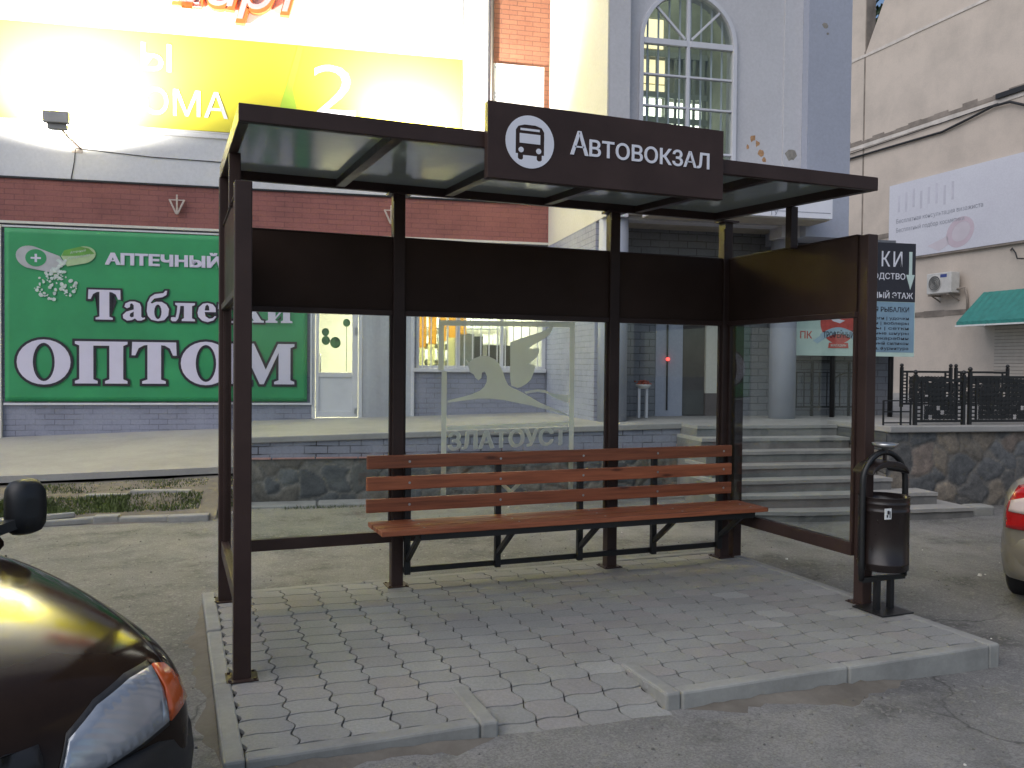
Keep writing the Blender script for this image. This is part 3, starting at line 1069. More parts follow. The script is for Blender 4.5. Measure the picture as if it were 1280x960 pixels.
def rbox(m, x0, x1, y0, y1, a, b):
    v = [(x, y, roof_z(y) + h) for h in (a, b) for (x, y) in ((x0, y0), (x1, y0), (x1, y1), (x0, y1))]
    m.add(v, [(0, 3, 2, 1), (4, 5, 6, 7), (0, 1, 5, 4), (1, 2, 6, 5), (2, 3, 7, 6), (3, 0, 4, 7)])


rbox(ro, RXL, RXR, RYF, RYF + .045, FB, FT)
rbox(ro, RXL, RXR, RYB - .045, RYB, FB, FT)
rbox(ro, RXL, RXL + .05, RYF + .045, RYB - .045, FB, FT)
rbox(ro, RXR - .05, RXR, RYF + .045, RYB - .045, FB, FT)
roof = ro.build('roof_frame', M['metal'], sh, bevel=0.004)
for k in range(1, 5):
    x = RXL + (RXR - RXL) * k / 5
    b = MB()
    rbox(b, x - .03, x + .03, RYF + .046, RYB - .046, 0.004, 0.05)
    b.build('roof_beam', M['metal'], sh, bevel=0.003)
b = MB()
rbox(b, RXL + .008, RXR - .008, RYF + .02, RYB - .008, 0.052, 0.06)
# sits inside the frame on the beams
for v in b.bm.verts:
    v.co.x = max(RXL + .052, min(RXR - .052, v.co.x))
    v.co.y = max(RYF + .047, min(RYB - .047, v.co.y))
b.build('roof_sheet', M['roof_glass'], sh)

# the sign on the roof edge
SX0, SX1, SZ0, SZ1, SY = 1.136, 2.525, 2.433, 2.812, -0.245
sg = MB().box(SX0, SX1, SY, SY + .05, SZ0, SZ1).build('sign_board', M['metal'], sh, bevel=0.003)
t = MB()
put_text(t, 'А', 1.585, SY - .003, 2.592, 0.118, bold=0.022, extr=0.002, width=0.105)
put_text(t, 'ВТОВОКЗАЛ', 1.695, SY - .003, 2.592, 0.083, bold=0.022, extr=0.002, width=0.735)
t.build('lettering', M['sign_white'], sg)
cx, cz, r = 1.362, 2.628, 0.132
t = MB()
bus = [(cx - .078, cz - .062), (cx - .078, cz + .055), (cx - .064, cz + .075), (cx - .03, cz + .085), (cx + .03, cz + .085), (cx + .064, cz + .075), (cx + .078, cz + .055), (cx + .078, cz - .062),
       (cx + .066, cz - .062), (cx + .066, cz - .085), (cx + .057, cz - .092), (cx + .044, cz - .092), (cx + .037, cz - .085), (cx + .037, cz - .068),
       (cx - .037, cz - .068), (cx - .037, cz - .085), (cx - .044, cz - .092), (cx - .057, cz - .092), (cx - .066, cz - .085), (cx - .066, cz - .062)]
t.prism(ell(cx, cz, r, r, 48), SY - .003, SY + .001, holes=[bus])
t.prism([(cx - .056, cz - .008), (cx - .056, cz + .04), (cx + .056, cz + .04), (cx + .056, cz - .008)], SY - .003, SY + .001)
t.prism([(cx - .052, cz + .055), (cx - .052, cz + .066), (cx + .052, cz + .066), (cx + .052, cz + .055)], SY - .003, SY + .001)
t.prism(ell(cx - .048, cz - .042, .014, .014, 14), SY - .003, SY + .001)
t.prism(ell(cx + .048, cz - .042, .014, .014, 14), SY - .003, SY + .001)
for s_ in (-1, 1):
    t.prism([(cx + s_ * .078, cz + .012), (cx + s_ * .078, cz + .034), (cx + s_ * .094, cz + .034), (cx + s_ * .094, cz + .012)], SY - .0032, SY + .001)
t.build('bus_emblem', M['sign_white'], sg)

# ------------------------------------------------------------------ bench
be = thing('bench', 'long wooden bench with red brown slats on black brackets inside the shelter', 'bench', (0.9, 1.1, 0))
BX0, BX1 = 0.875, 3.735
for (z0, z1) in ((.815, .902), (.672, .762), (.527, .616)):
    MB().box(BX0 + random.uniform(-.008, .008), BX1 + random.uniform(-.006, .006), 1.292, 1.322, z0, z1).build('back_slat', M['wood'], be, bevel=0.005)
for (y0, y1) in ((.905, 1.03), (1.036, 1.155), (1.161, 1.28)):
    MB().box(BX0 + .005 + random.uniform(-.006, .006), BX1 + .05 + random.uniform(-.006, .006), y0, y1, .442, .474).build('seat_board', M['wood'], be, bevel=0.005)
bxs = (1.16, 1.81, 2.45, 3.07, 3.66)
for x in bxs:
    b = MB().box(x - .02, x + .02, 1.324, 1.364, .09, .88)
    b.box(x - .02, x + .02, .94, 1.322, .40, .440)
    b.bar((x, 1.335, .19), (x, 1.03, .41), .03, .035)
    b.build('bracket', M['black_metal'], be, bevel=0.003)
b = MB().box(bxs[0] - .02, bxs[-1] + .04, 1.366, 1.39, .095, .135)
b.build('lower_bar', M['black_metal'], be, bevel=0.003)
b = MB().box(bxs[0] - .02, bxs[-1] + .03, .935, .96, .398, .4405)
b.build('front_bar', M['black_metal'], be, bevel=0.003)
for x in bxs:
    for z in (.858, .717, .572):
        MB().lathe([(.0085, 1.2895), (.0085, 1.291)], (x, 0, z), 'y', 10).build('screw', M['steel'], be)
    for y in (.967, 1.095, 1.22):
        MB().lathe([(.008, .4745), (.007, .4765)], (x + .01, y, 0), 'z', 10).build('screw', M['steel'], be)

# ------------------------------------------------------------------ litter bin
bx, by = 3.80, -.175
bi = thing('litter_bin', 'dark brown round litter bin hung in an arched tube frame beside shelter post', 'litter bin', (bx, by, 0))
MB().box(bx - .125, bx + .125, by - .13, by + .12, .004, .012).build('base_plate', M['black_metal'], bi, bevel=0.002)
f = MB()
hw = .172
arc = [(bx - hw, by, .30), (bx - hw, by, .80)] + [(bx - hw * math.cos(a), by, .80 + .19 * math.sin(a)) for a in [PI * k / 14 for k in range(1, 14)]] + [(bx + hw, by, .80), (bx + hw, by, .205)]
f.tube([(bx - hw, by, .205)] + arc, .019, 10)
f.bar((bx - hw, by, .205), (bx + hw, by, .205), .03, .03)
f.build('hoop', M['black_metal'], bi)
f = MB()
for x in (bx - .045, bx + .065):
    f.box(x - .016, x + .016, by - .016, by + .016, .012, .195)
f.build('leg', M['black_metal'], bi)
f = MB()
f.lathe([(r_ - .007, .06 + z_) for r_, z_ in [(.145, .205), (.155, .21), (.155, .245), (.159, .25), (.155, .255), (.155, .57), (.159, .575), (.155, .58), (.155, .615), (.159, .62), (.155, .625), (.158, .655), (.162, .66), (.152, .66), (.148, .60), (.145, .22)]], (bx, by, 0), 'z', 40)
f.build('bucket', M['bin_metal'], bi)
f = MB()
n = 20
top = [(bx - .148 * math.cos(PI * k / n), .855 + .085 * math.sin(PI * k / n)) for k in range(n + 1)]
bot = [(bx + .135 * math.cos(PI * k / n), .857 + .045 * math.sin(PI * k / n)) for k in range(1, n)]
f.prism([(x_ - .012, z_) for x_, z_ in top + bot], by - .07, by + .10)
f.bar((bx, by, .93), (bx, by, .99), .02, .02)
f.build('lid', M['bin_metal'], bi, bevel=0.006)
f = MB().lathe([(.02, .985), (.02, 1.012), (.06, 1.02), (.078, 1.045), (.072, 1.045), (.05, 1.028)], (bx, by, 0), 'z', 24)
f.build('ashtray', M['steel'], bi)
f = MB().box(bx - .135, bx - .085, by - .144, by - .139, .60, .665)
st = f.build('sticker', M['white_paint'], bi)
f = MB().box(bx - .123, bx - .113, by - .146, by - .1445, .612, .628)
f.box(bx - .118, bx - .103, by - .146, by - .1445, .630, .652)
f.box(bx - .1, bx - .094, by - .146, by - .1445, .608, .648)
f.build('sticker_mark', M['black_ink'], st)
MB().lathe([(.007, 0), (.007, .004)], (bx + hw, by - .022, .46), 'y', 10).build('bolt', M['steel'], bi)

# ================================================================== SHOP BUILDING (facade frame: u along, v into the building)
shop = thing('shop_building', 'two coloured shop building with blue brick below, red brick band and arched window tower', 'building', (0, 0, 0), 'F')
Z0, ZG, ZRED, ZWH, ZTOP = -0.2, 3.42, 4.055, 4.75, 11.0
U0, U1 = -6.0, 5.27
VT = -2.86
b = MB()
b.box(U0, -2.56, 0.02, .3, Z0, ZG)
b.box(-2.56, 1.64, 0, .3, Z0, ZG)
b.box(1.64, 2.39, 0, .3, 2.75, ZG)
b.box(1.64, 2.39, 0, .3, Z0, .68)
b.box(3.13, 5.26, 0, .3, Z0, 1.40)
b.box(3.13, 5.26, 0, .3, 2.75, ZG)
b.box(5.255, U1, 0, .3, 1.40, 2.75)
b.box(3.13, 3.2, 0, .3, 1.40, 2.75)
b.build('brick_wall', M['blue_brick'], shop)
MB().box(U0, -2.545, -.06, .02, Z0, ZG - .04).build('corner_pilaster', M['cream'], shop)
MB().box(2.39, 3.13, -.015, .3, Z0, ZG).build('grey_wall_panel', M['grey_panel'], shop)
b = MB().box(3.12, 3.17, -.05, -.015, .68, 2.9)
b.build('panel_trim', M['pvc'], shop, bevel=.004)
MB().box(U0, U1, -.03, .3, ZG, ZRED).build('red_brick_band', M['red_brick'], shop)
MB().box(-6, 4.31, -.02, .3, ZRED, ZTOP).build('white_band', M['white_band'], shop)
b = MB().box(-6, U1, -.055, -.03, ZRED - .015, ZRED + .01)
b.build('drip_edge', M['black_metal'], shop)
b = MB().box(-6, U1, -.06, -.03, ZG - .005, ZG + .03)
b.box(-6, U1, -.04, -.002, ZG - .06, ZG - .03)
b.build('ledge_trim', M['cream'], shop)
MB().box(4.31, U1, -.02, .3, ZRED, ZTOP).build('red_brick_panel', M['red_brick_up'], shop)
b = MB().box(-6, 4.25, -.05, -.02, 4.76, 4.80)
b.box(-6, 3.9, -.035, -.02, 4.835, 4.85)
b.build('cornice', M['white_band'], shop)
b = MB().tube([(4.335, -.06, 4.1), (4.335, -.06, ZTOP)], .025, 10)
b.build('drainpipe', M['door_brown'], shop)
b = MB().box(3.93, 4.27, -.05, -.02, 4.85, ZTOP)
b.box(4.03, 4.05, -.056, -.05, 4.85, ZTOP)
b.build('edge_strip', M['white_paint'], shop)

# tower ------------------------------------------------------------
b = MB()
b.box(U1, U1 + .02, VT, .3, 3.40, ZTOP)
b.build('tower_side_wall', M['cream'], shop)
MB().box(U1, U1 + .25, -2.45, 0, .4, 3.398).build('entrance_side_wall', M['side_brick'], shop)
WU0, WU1, WZS, WZR = 5.745, 7.085, 3.95, 5.70      # arched window: sides, sill, springing
WC, WRAD = (WU0 + WU1) / 2, (WU1 - WU0) / 2
VR = VT + .16
arch = [(WC + WRAD * math.cos(PI * k / 24), WZR + WRAD * math.sin(PI * k / 24)) for k in range(25)]
hole = [(WU1, WZS)] + arch + [(WU0, WZS)]
b = MB()
b.prism([(5.57, 3.40), (7.78, 3.40), (7.78, ZTOP), (5.57, ZTOP)], VR, VR + .25, holes=[hole])
b.build('tower_wall', M['plaster'], shop)
MB().box(U1 + .022, 5.568, VT + .001, VR + .25, 3.40, ZTOP).build('tower_pilaster', M['plaster'], shop)
b = MB().box(7.782, 8.05, VR - .02, VR + .3, 3.26, ZTOP)
b.build('tower_pilaster', M['plaster'], shop)
b = MB().box(8.052, 8.69, VT, VR + .9, 3.26, ZTOP)
b.build('tower_pilaster', M['plaster_blue'], shop)
# peeled patches on the tower plaster
b = MB()
for (u, z, r) in ((7.35, 4.55, .05), (7.42, 4.48, .04), (7.47, 4.36, .05), (7.28, 4.43, .03), (7.52, 4.27, .035)):
    b.prism([(u + r * random.uniform(.5, 1.1) * math.cos(a), z + r * random.uniform(.6, 1.4) * math.sin(a)) for a in [2 * PI * k / 9 for k in range(9)]], VR - .002, VR + .001)
b.build('plaster_patch', plain('peeled_plaster', (0.42, 0.24, 0.12), 0.9, var=0.35, scale=20), shop)
b = MB()
for (u, z, r) in ((8.29, 6.05, .05), (8.33, 5.95, .02), (7.9, 4.35, .09)):
    v0 = VT if u > 8.05 else VR - .02
    b.prism([(u + r * random.uniform(.5, 1.1) * math.cos(a), z + r * random.uniform(.6, 1.2) * math.sin(a)) for a in [2 * PI * k / 9 for k in range(9)]], v0 - .002, v0 + .001)
b.build('plaster_patch', plain('worn_plaster', (0.27, 0.25, 0.22), 0.9, var=0.3, scale=20), shop)
# arched window
win = MB()
ri = WRAD - .05
inner = [(WU1 - .05, WZS + .05)] + [(WC + ri * math.cos(PI * k / 24), WZR + ri * math.sin(PI * k / 24)) for k in range(25)] + [(WU0 + .05, WZS + .05)]
win.prism([(WU1 + .005, WZS - .005)] + [(WC + (WRAD + .005) * math.cos(PI * k / 24), WZR + (WRAD + .005) * math.sin(PI * k / 24)) for k in range(25)] + [(WU0 - .005, WZS - .005)], VR - .045, VR + .06, holes=[inner])
vw0, vw1 = VR - .02, VR + .04
win.box(WC - .022, WC + .022, vw0, vw1, WZS + .05, WZR + ri - .002)
win.box(WU0 + .05, WC - .022, vw0 - .01, vw1, WZR - .045, WZR + .03)
win.box(WC + .022, WU1 - .05, vw0 - .01, vw1, WZR - .045, WZR + .03)
for z in (5.27, 4.87, 4.30):
    for (a, c) in ((WU0 + .05, WC - .022), (WC + .022, WU1 - .05)):
        win.box(a, c, vw0, vw1, z - .013, z + .013)
for ang in (45, 135):
    ca, sa = math.cos(R(ang)), math.sin(R(ang))
    win.bar((WC + ca * .06, VR, WZR + .03 + sa * .03), (WC + ca * (ri - .005), VR, WZR + sa * (ri - .005)), .03, .035, (0, 1, 0))
aw = win.build('arched_window', M['pvc'], shop, bevel=.004)
MB().prism([(p[0], p[1]) for p in inner], VR + .008, VR + .012).build('pane', M['glass'], aw)
# bars behind the glass
b = MB()
for k in range(1, 9):
    u = WU0 + (WU1 - WU0) * k / 9
    b.box(u - .011, u + .011, VR + .09, VR + .105, WZS, WZR + math.sqrt(max(0, WRAD ** 2 - (u - WC) ** 2)) - .02)
b.build('window_bars', M['pvc'], aw)
# the lit stairwell behind
st = MB()
v0, v1 = VR + .252, VR + 2.3
za, zb = 3.45, 8.2
st.quad((5.58, v1, za), (7.75, v1, za), (7.75, v1, zb), (5.58, v1, zb))
st.quad((5.58, v0, za), (5.58, v1, za), (5.58, v1, zb), (5.58, v0, zb))
st.quad((7.75, v1, za), (7.75, v0, za), (7.75, v0, zb), (7.75, v1, zb))
st.quad((5.58, v0, za), (7.75, v0, za), (7.75, v1, za), (5.58, v1, za))
st.quad((5.58, v0, zb), (7.75, v0, zb), (7.75, v1, zb), (5.58, v1, zb))
st.build('stairwell', M['stairwell'], shop, fixn=False)
for (u0, u1, z0, z1, mm_) in ((6.35, 7.05, 5.96, 6.32, 'lit_dim'), (6.35, 7.05, 5.80, 5.93, 'lit_dim'), (6.35, 6.98, 5.44, 5.72, 'lit_window'), (7.08, 7.62, 5.44, 5.68, 'lit_window'), (6.35, 6.95, 4.95, 5.34, 'lit_window'), (7.08, 7.62, 4.95, 5.34, 'lit_window'), (6.35, 7.0, 6.5, 6.95, 'lit_dim')):
    MB().box(u0, u1, v1 - .03, v1 - .005, z0, z1).build('lit_window', M[mm_], shop)
b = MB()
for u in [6.42 + .155 * k for k in range(9)]:
    b.box(u - .022, u + .022, v1 - .08, v1 - .05, 4.9, 6.4)
for z in (5.38, 5.77, 6.40):
    b.box(5.6, 7.73, v1 - .085, v1 - .045, z - .045, z + .045)
b.build('inner_frames', M['shelf'], shop)
MB().box(6.1, 6.9, VR + 1.0, VR + 1.5, 8.12, 8.16).build('stairwell_lamp', M['lamp_cool'], shop)

# entrance under the tower: recessed wall, doors, columns, canopy
VE = -1.8
b = MB()
b.box(5.52, 6.38, VE, VE + .25, .4, 3.44)
b.box(6.38, 7.5, VE, VE + .25, 2.95, 3.44)
b.box(7.5, 10.2, VE, VE + .25, .4, 3.44)
b.build('entrance_wall', M['grey_brick'], shop)
MB().box(6.38, 6.785, VE - .02, VE + .2, .4, 2.95).build('entrance_panel', M['plaster_blue'], shop)
dr = MB().box(6.785, 7.145, VE + .03, VE + .08, .82, 2.94).build('door', M['door_brown'], shop, bevel=.004)
MB().box(6.80, 7.13, VE + .022, VE + .03, .83, 1.18).build('kick_plate', M['furniture'], dr)
MB().box(7.145, 7.36, VE - .015, VE + .2, 1.14, 2.95).build('entrance_panel', M['cream'], shop)
MB().box(7.145, 7.36, VE - .012, VE + .2, .4, 1.138).build('entrance_panel', plain('brown_plinth', (0.12, 0.10, 0.095), .8), shop)
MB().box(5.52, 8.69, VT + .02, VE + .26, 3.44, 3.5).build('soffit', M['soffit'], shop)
for (u, v, r, z0) in ((5.46, -2.62, .19, .70), (8.01, -2.4, .178, .70)):
    MB().lathe([(r, z0), (r, 3.42)], (u, v, 0), 'z', 32).build('column', M['column'], shop)
can = MB().box(5.75, 8.13, -3.35, -2.87, 3.405, 3.66).build('canopy', M['sign_white'], shop, bevel=.006)
b = MB().box(5.78, 8.10, -3.353, -3.351, 3.475, 3.482)
put_text(b, 'ТУ', 7.25, -3.353, 3.42, .07, extr=.0005)
b.build('canopy_mark', M['faint_ink'], can)
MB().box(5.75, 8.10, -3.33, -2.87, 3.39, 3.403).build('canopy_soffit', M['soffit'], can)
MB().tube([(6.545, VE - .04, .9), (6.545, VE - .04, 2.6)], .012, 8).build('cable_pipe', M['black_metal'], shop)
MB().lathe([(.025, 0), (.022, -.02)], (6.545, VE - .055, 1.62), 'y', 12).build('alarm_light', emit('red_lamp', (1.0, 0.05, 0.04), 2.5), shop)
# outer bits hidden from here: back, roof
b = MB().box(U0, 5.0, 6.0, 6.2, Z0, ZTOP)
b.box(U0, U0 + .2, .3, 6.0, Z0, ZTOP)
b.box(8.69, 8.9, VE + .3, 6.0, Z0, ZTOP)
b.box(5.0, 8.9, 6.0, 6.2, Z0, ZTOP)
b.box(U0, U1, .3, 6.0, ZTOP - .2, ZTOP)
b.box(U1, 8.69, VT + .3, 6.0, ZTOP - .2, ZTOP)
b.build('rear_wall', M['plaster'], shop)

# shop door ---------------------------------------------------------
d = MB()
d.box(1.645, 1.69, -.02, .08, .69, 2.74)
d.box(2.33, 2.385, -.02, .08, .69, 2.74)
d.box(1.69, 2.33, -.02, .08, 2.69, 2.74)
fr = d.build('door_frame', M['door_white'], shop, bevel=.004)
d = MB()
d.box(1.70, 1.745, -.03, .02, .71, 2.68)
d.box(2.235, 2.32, -.03, .02, .71, 2.68)
d.box(1.745, 2.235, -.03, .02, .71, .80)
d.box(1.745, 2.235, -.03, .02, 1.31, 1.38)
d.box(1.745, 2.235, -.03, .02, 2.60, 2.68)
d.box(1.745, 2.235, -.012, .012, .80, 1.31)
dl = d.build('shop_door', M['door_white'], shop, bevel=.004)
MB().box(1.745, 2.235, -.006, -.002, 1.38, 2.60).build('pane', M['glass'], dl)
b = MB()
b.tube([(1.765, -.03, 1.39), (1.765, -.08, 1.42), (1.765, -.08, 1.62), (1.765, -.03, 1.65)], .01, 8)
b.box(2.27, 2.30, -.05, -.03, .76, .84)
b.box(2.27, 2.30, -.05, -.03, 1.95, 2.06)
b.build('handle', M['steel'], dl)
b = MB()
for (u, z, r) in ((1.84, 1.985, .055), (1.845, 1.86, .062), (1.985, 1.83, .078), (2.15, 2.13, .055)):
    b.prism(ell(u, z, r, r * 1.1, 18), -.010, -.008)
b.box(2.146, 2.154, -.010, -.008, 1.40, 2.08)
b.build('sticker', plain('green_sticker', (0.06, 0.16, 0.06), 0.6, var=0.6, scale=12), dl)
# shop window -------------------------------------------------------
w = MB()
w.box(3.2, 3.25, .02, .1, 1.46, 2.74)
w.box(5.20, 5.255, .02, .1, 1.46, 2.74)
w.box(3.25, 5.20, .02, .1, 1.46, 1.50)
w.box(3.25, 5.20, .02, .1, 2.70, 2.74)
for u in (3.86, 4.55):
    w.box(u - .025, u + .025, .02, .1, 1.50, 2.70)
ww = w.build('shop_window', M['pvc'], shop, bevel=.004)
MB().box(3.25, 5.20, .058, .062, 1.50, 2.70).build('pane', M['glass'], ww)
MB().box(3.14, 5.25, -.07, .02, 1.40, 1.458).build('sill', M['pvc'], ww, bevel=.006)
b = MB()
for k in range(15):
    u = 3.3 + .13 * k
    b.box(u - .008, u + .008, .0, .012, 1.46, 2.74)
b.build('window_bars', M['white_paint'], ww)
# room behind the door and the window
rm = MB()
a0, a1, c0, c1, h0, h1 = 1.45, 5.255, .305, 3.2, .68, 2.95
rm.quad((a0, c1, h0), (a1, c1, h0), (a1, c1, h1), (a0, c1, h1))
rm.quad((a0, c0, h0), (a0, c1, h0), (a0, c1, h1), (a0, c0, h1))
rm.quad((a1, c1, h0), (a1, c0, h0), (a1, c0, h1), (a1, c1, h1))
rm.quad((a0, c0, h0), (a1, c0, h0), (a1, c1, h0), (a0, c1, h0))
rm.quad((a0, c0, h1), (a1, c0, h1), (a1, c1, h1), (a0, c1, h1))
rm.build('shop_interior', M['room'], shop, fixn=False)
b = MB()
for (u, v) in ((2.0, 1.0), (3.4, 1.2), (4.5, 1.4), (3.0, 2.3), (4.6, 2.5)):
    b.box(u - .3, u + .3, v - .3, v + .3, 2.91, 2.94)
b.build('ceiling_lamp', M['lamp_warm'], shop)
b = MB()
for k in range(9):
    b.box(3.5 + .18 * k, 3.58 + .18 * k, 2.3, 2.33, 2.42, 2.47)
b.build('ceiling_lamp', M['lamp_cool'], shop)
b = MB()
for (u, z) in ((3.75, 2.46), (4.0, 2.38), (4.3, 2.43), (4.42, 2.38)):
    b.box(u, u + .07, 1.5, 1.52, z, z + .05)
b.build('blue_lamp', M['lamp_blue'], shop)
b = MB()
for k in range(5):
    u = 3.27 + .16 * k
    b.box(u, u + .125, .33, .345, 1.78 + .055 * k, 2.72)
b.build('blind', M['blind_yellow'], shop)
b = MB()
for k in range(4):
    u = 3.27 + .16 * k
    b.box(u, u + .11, .40, .41, 1.47, 1.80 + .055 * k)
b.build('blind', M['blind_pale'], shop)
b = MB().box(3.95, 4.35, .6, 1.0, .7, 1.98)
b.box(4.5, 5.1, 1.0, 1.5, .7, 1.85)
b.build('counter', M['furniture'], shop)
b = MB().box(3.88, 4.2, .55, .6, .7, 2.02)
b.build('partition', M['shelf'], shop)
b = MB()
for z in (1.3, 1.6, 1.9, 2.2):
    b.box(3.3, 5.2, 2.8, 3.1, z, z + .025)
b.build('shelf', M['shelf'], shop)
b = MB()
for z in (1.325, 1.625, 1.925, 2.225):
    u = 3.32
    while u < 5.15:
        w_ = random.uniform(.05, .13)
        b.box(u, u + w_ * .85, 2.82, 3.0, z, z + random.uniform(.1, .2))
        u += w_
b.build('goods', M['goods'], shop)

# ------------------------------------------------------------------ masonry of single stones in mortar
def tint_mat():
    m, nt, b = new_mat('rubble_masonry')
    at = N(nt, 'ShaderNodeAttribute')
    at.attribute_name = 'tint'
    v = obj_coords(nt)
    n = noise(nt, v, 9, 7, 0.7)
    n2 = noise(nt, v, 45, 5, 0.7)
    col = colmix(nt, 1.0, at.outputs['Color'], ramp(nt, n, [(0.28, (0.55, 0.56, 0.57)), (0.72, (1.4, 1.36, 1.3))]), 'MULTIPLY')
    col = colmix(nt, 1.0, col, ramp(nt, n2, [(0.3, (0.8, 0.8, 0.8)), (0.7, (1.2, 1.2, 1.2))]), 'MULTIPLY')
    nt.links.new(col, b.inputs['Base Color'])
    b.inputs['Roughness'].default_value = 0.85
    bump(nt, b, n2, 0.6, 0.01)
    return m


M['masonry'] = tint_mat()


def stone_face(u0, u1, z0, z1, v, step, size, tones, mortar, depth, name, parent, seed):
    rnd = random.Random(seed)
    cells = {}
    sites = []
    nu_, nz_ = int((u1 - u0) / size) + 3, int((z1 - z0) / size) + 3
    for i in range(-1, nu_):
        for j in range(-1, nz_):
            a, c = rnd.choice(tones), rnd.uniform(.75, 1.25)
            cells[(i, j)] = (u0 + (i + .5 + rnd.uniform(-.46, .46)) * size, z0 + (j + .5 + rnd.uniform(-.46, .46)) * size * .9, tuple(q * c for q in a), rnd.uniform(.5, 1.0), rnd.uniform(-.4, .4), rnd.uniform(-.4, .4))
    bm_ = bmesh.new()
    lay = bm_.verts.layers.float_color.new('tint')
    n_, m_ = int((u1 - u0) / step), int((z1 - z0) / step)
    rows_ = []
    for j in range(m_ + 1):
        row = []
        for i in range(n_ + 1):
            u, z = u0 + (u1 - u0) * i / n_, z0 + (z1 - z0) * j / m_
            uu_, zz_ = u + .03 * math.sin(z * 17 + u * 5) + .015 * math.sin(u * 41), z + .03 * math.sin(u * 15 + z * 4) + .015 * math.sin(z * 37 + u * 9)
            ci, cj = int((uu_ - u0) / size), int((zz_ - z0) / (size * .9))
            ds = sorted((math.hypot(uu_ - c[0], zz_ - c[1]), c) for c in (cells.get((ci + a_, cj + b_)) for a_ in (-2, -1, 0, 1, 2) for b_ in (-2, -1, 0, 1, 2)) if c)
            e = ds[1][0] - ds[0][0]
            c = ds[0][1]
            k_ = smooth(.012, .055, e)
            rel = depth * k_ * (c[3] + (uu_ - c[0]) * c[4] + (zz_ - c[1]) * c[5]) + rnd.uniform(-.0025, .0025)
            vt = bm_.verts.new((u, v - rel, z))
            mk = 1 - smooth(.012, .03, e)
            vt[lay] = tuple(c[2][q] * (1 - mk) + mortar[q] * mk for q in range(3)) + (1,)
            row.append(vt)
        rows_.append(row)
    for j in range(m_):
        for i in range(n_):
            bm_.faces.new((rows_[j][i], rows_[j][i + 1], rows_[j + 1][i + 1], rows_[j + 1][i])).smooth = True
    q = MB()
    q.bm.free()
    q.bm = bm_
    return q.build(name, M['masonry'], parent, fixn=False)


# ------------------------------------------------------------------ porch
pz = lambda u: .69 + .026 * (u - 1)
po = thing('porch', 'raised concrete porch with blue brick and dark stone front below the shop door', 'porch', (.5, -3.3, -.2), 'F')
b = MB()
pu0, pu1, pv = .80, 6.3, -3.32
vs = []
for z_off in (0, -.07):
    for (u, v) in ((pu0, pv - .03), (pu1, pv - .03), (pu1, -.0), (pu0, -.0)):
        vs.append((u, v, (pz(u) if v < -1 else pz(u) - .025) + z_off))
b.add(vs, [(0, 1, 2, 3), (7, 6, 5, 4), (0, 1, 5, 4), (1, 2, 6, 5), (2, 3, 7, 6), (3, 0, 4, 7)])
b.build('floor', M['concrete'], po, bevel=.01)
b = MB()
vs = [(u, v, z) for (u, v) in ((pu0 + .01, pv), (pu1, pv), (pu1, pv + .3), (pu0 + .01, pv + .3)) for z in (.445, pz(u) - .071)]
b.add([vs[0], vs[2], vs[4], vs[6], vs[1], vs[3], vs[5], vs[7]], [(0, 3, 2, 1), (4, 5, 6, 7), (0, 1, 5, 4), (1, 2, 6, 5), (2, 3, 7, 6), (3, 0, 4, 7)])
b.box(pu0 + .01, pu0 + .25, pv + .31, -.02, -.2, .60)
b.build('brick_face', M['porch_brick'], po)
stone_face(pu0, pu1 - .15, -.15, .443, pv - .05, .02, .27, ((.10, .11, .115), (.13, .135, .13), (.15, .14, .12), (.095, .105, .112)), (.18, .175, .16), .02, 'stone_face', po, 3)
b = MB().box(pu0, pu1 - .15, pv - .045, pv + .3, -.15, .442)
b.build('stone_backing', M['step'], po)
b = MB()
for k in range(12):
    u = pu0 + k * .47
    b.box(u, u + .455, pv - .08, pv + .005, .446, .458 + random.uniform(0, .006))
b.build('coping', M['pink_edge'], po, bevel=.003)
b = MB()
for k in range(6):
    u = pu0 + .02 + k * .95
    b.box(u, u + .93, pv - .45, pv - .12, -.12, .005 + random.uniform(-.012, .008))
tag(b.build('kerb', M['kerb'], frame='F', bevel=.015), kind='structure')

# sidewalk, bank and grass to the left
b = MB()
sv = -3.15
s_z = lambda u, v: (.45 + .035 * (u + 2.4)) + (.285 + .028 * u - (.45 + .035 * (u + 2.4)) + .04) * (-v / 3.15)
us = [-9, -6, -4, -2.5, -1.5, -.5, .2, .79]
vs = []
for u in us:
    for v in (-.0, -1, -2, sv):
        vs.append((u, v, s_z(u, v)))
for u in us:
    vs.append((u, sv, s_z(u, sv) - .07))
m = len(us)
fs = [(i * 4 + k, i * 4 + k + 1, (i + 1) * 4 + k + 1, (i + 1) * 4 + k) for i in range(m - 1) for k in range(3)]
fs += [(i * 4 + 3, 4 * m + i, 4 * m + i + 1, (i + 1) * 4 + 3) for i in range(m - 1)]
b.add(vs, fs)
tag(b.build('sidewalk', M['concrete'], frame='F'), kind='structure')
b = MB()
uu = [-9 + .24 * k for k in range(42)]
vvs = [sv + .03, -3.35, -3.55, -3.75, -3.95, -4.15, -4.4, -4.6]
hs = [.232, .20, .165, .15, .075, .03, -.03, -.13]
vs = []
for u in uu:
    for v, h in zip(vvs, hs):
        vs.append((min(u, .79), v + random.uniform(-.03, .03), h + .028 * min(u, .79) * (1 if h > 0 else 0) + random.uniform(-.012, .012)))
m = len(vvs)
_, ff = b.add(vs, [(i * m + k, i * m + k + 1, (i + 1) * m + k + 1, (i + 1) * m + k) for i in range(len(uu) - 1) for k in range(m - 1)])
tag(b.build('soil_bank', M['soil'], frame='F'), kind='structure')
b = MB()
u0 = -2.6
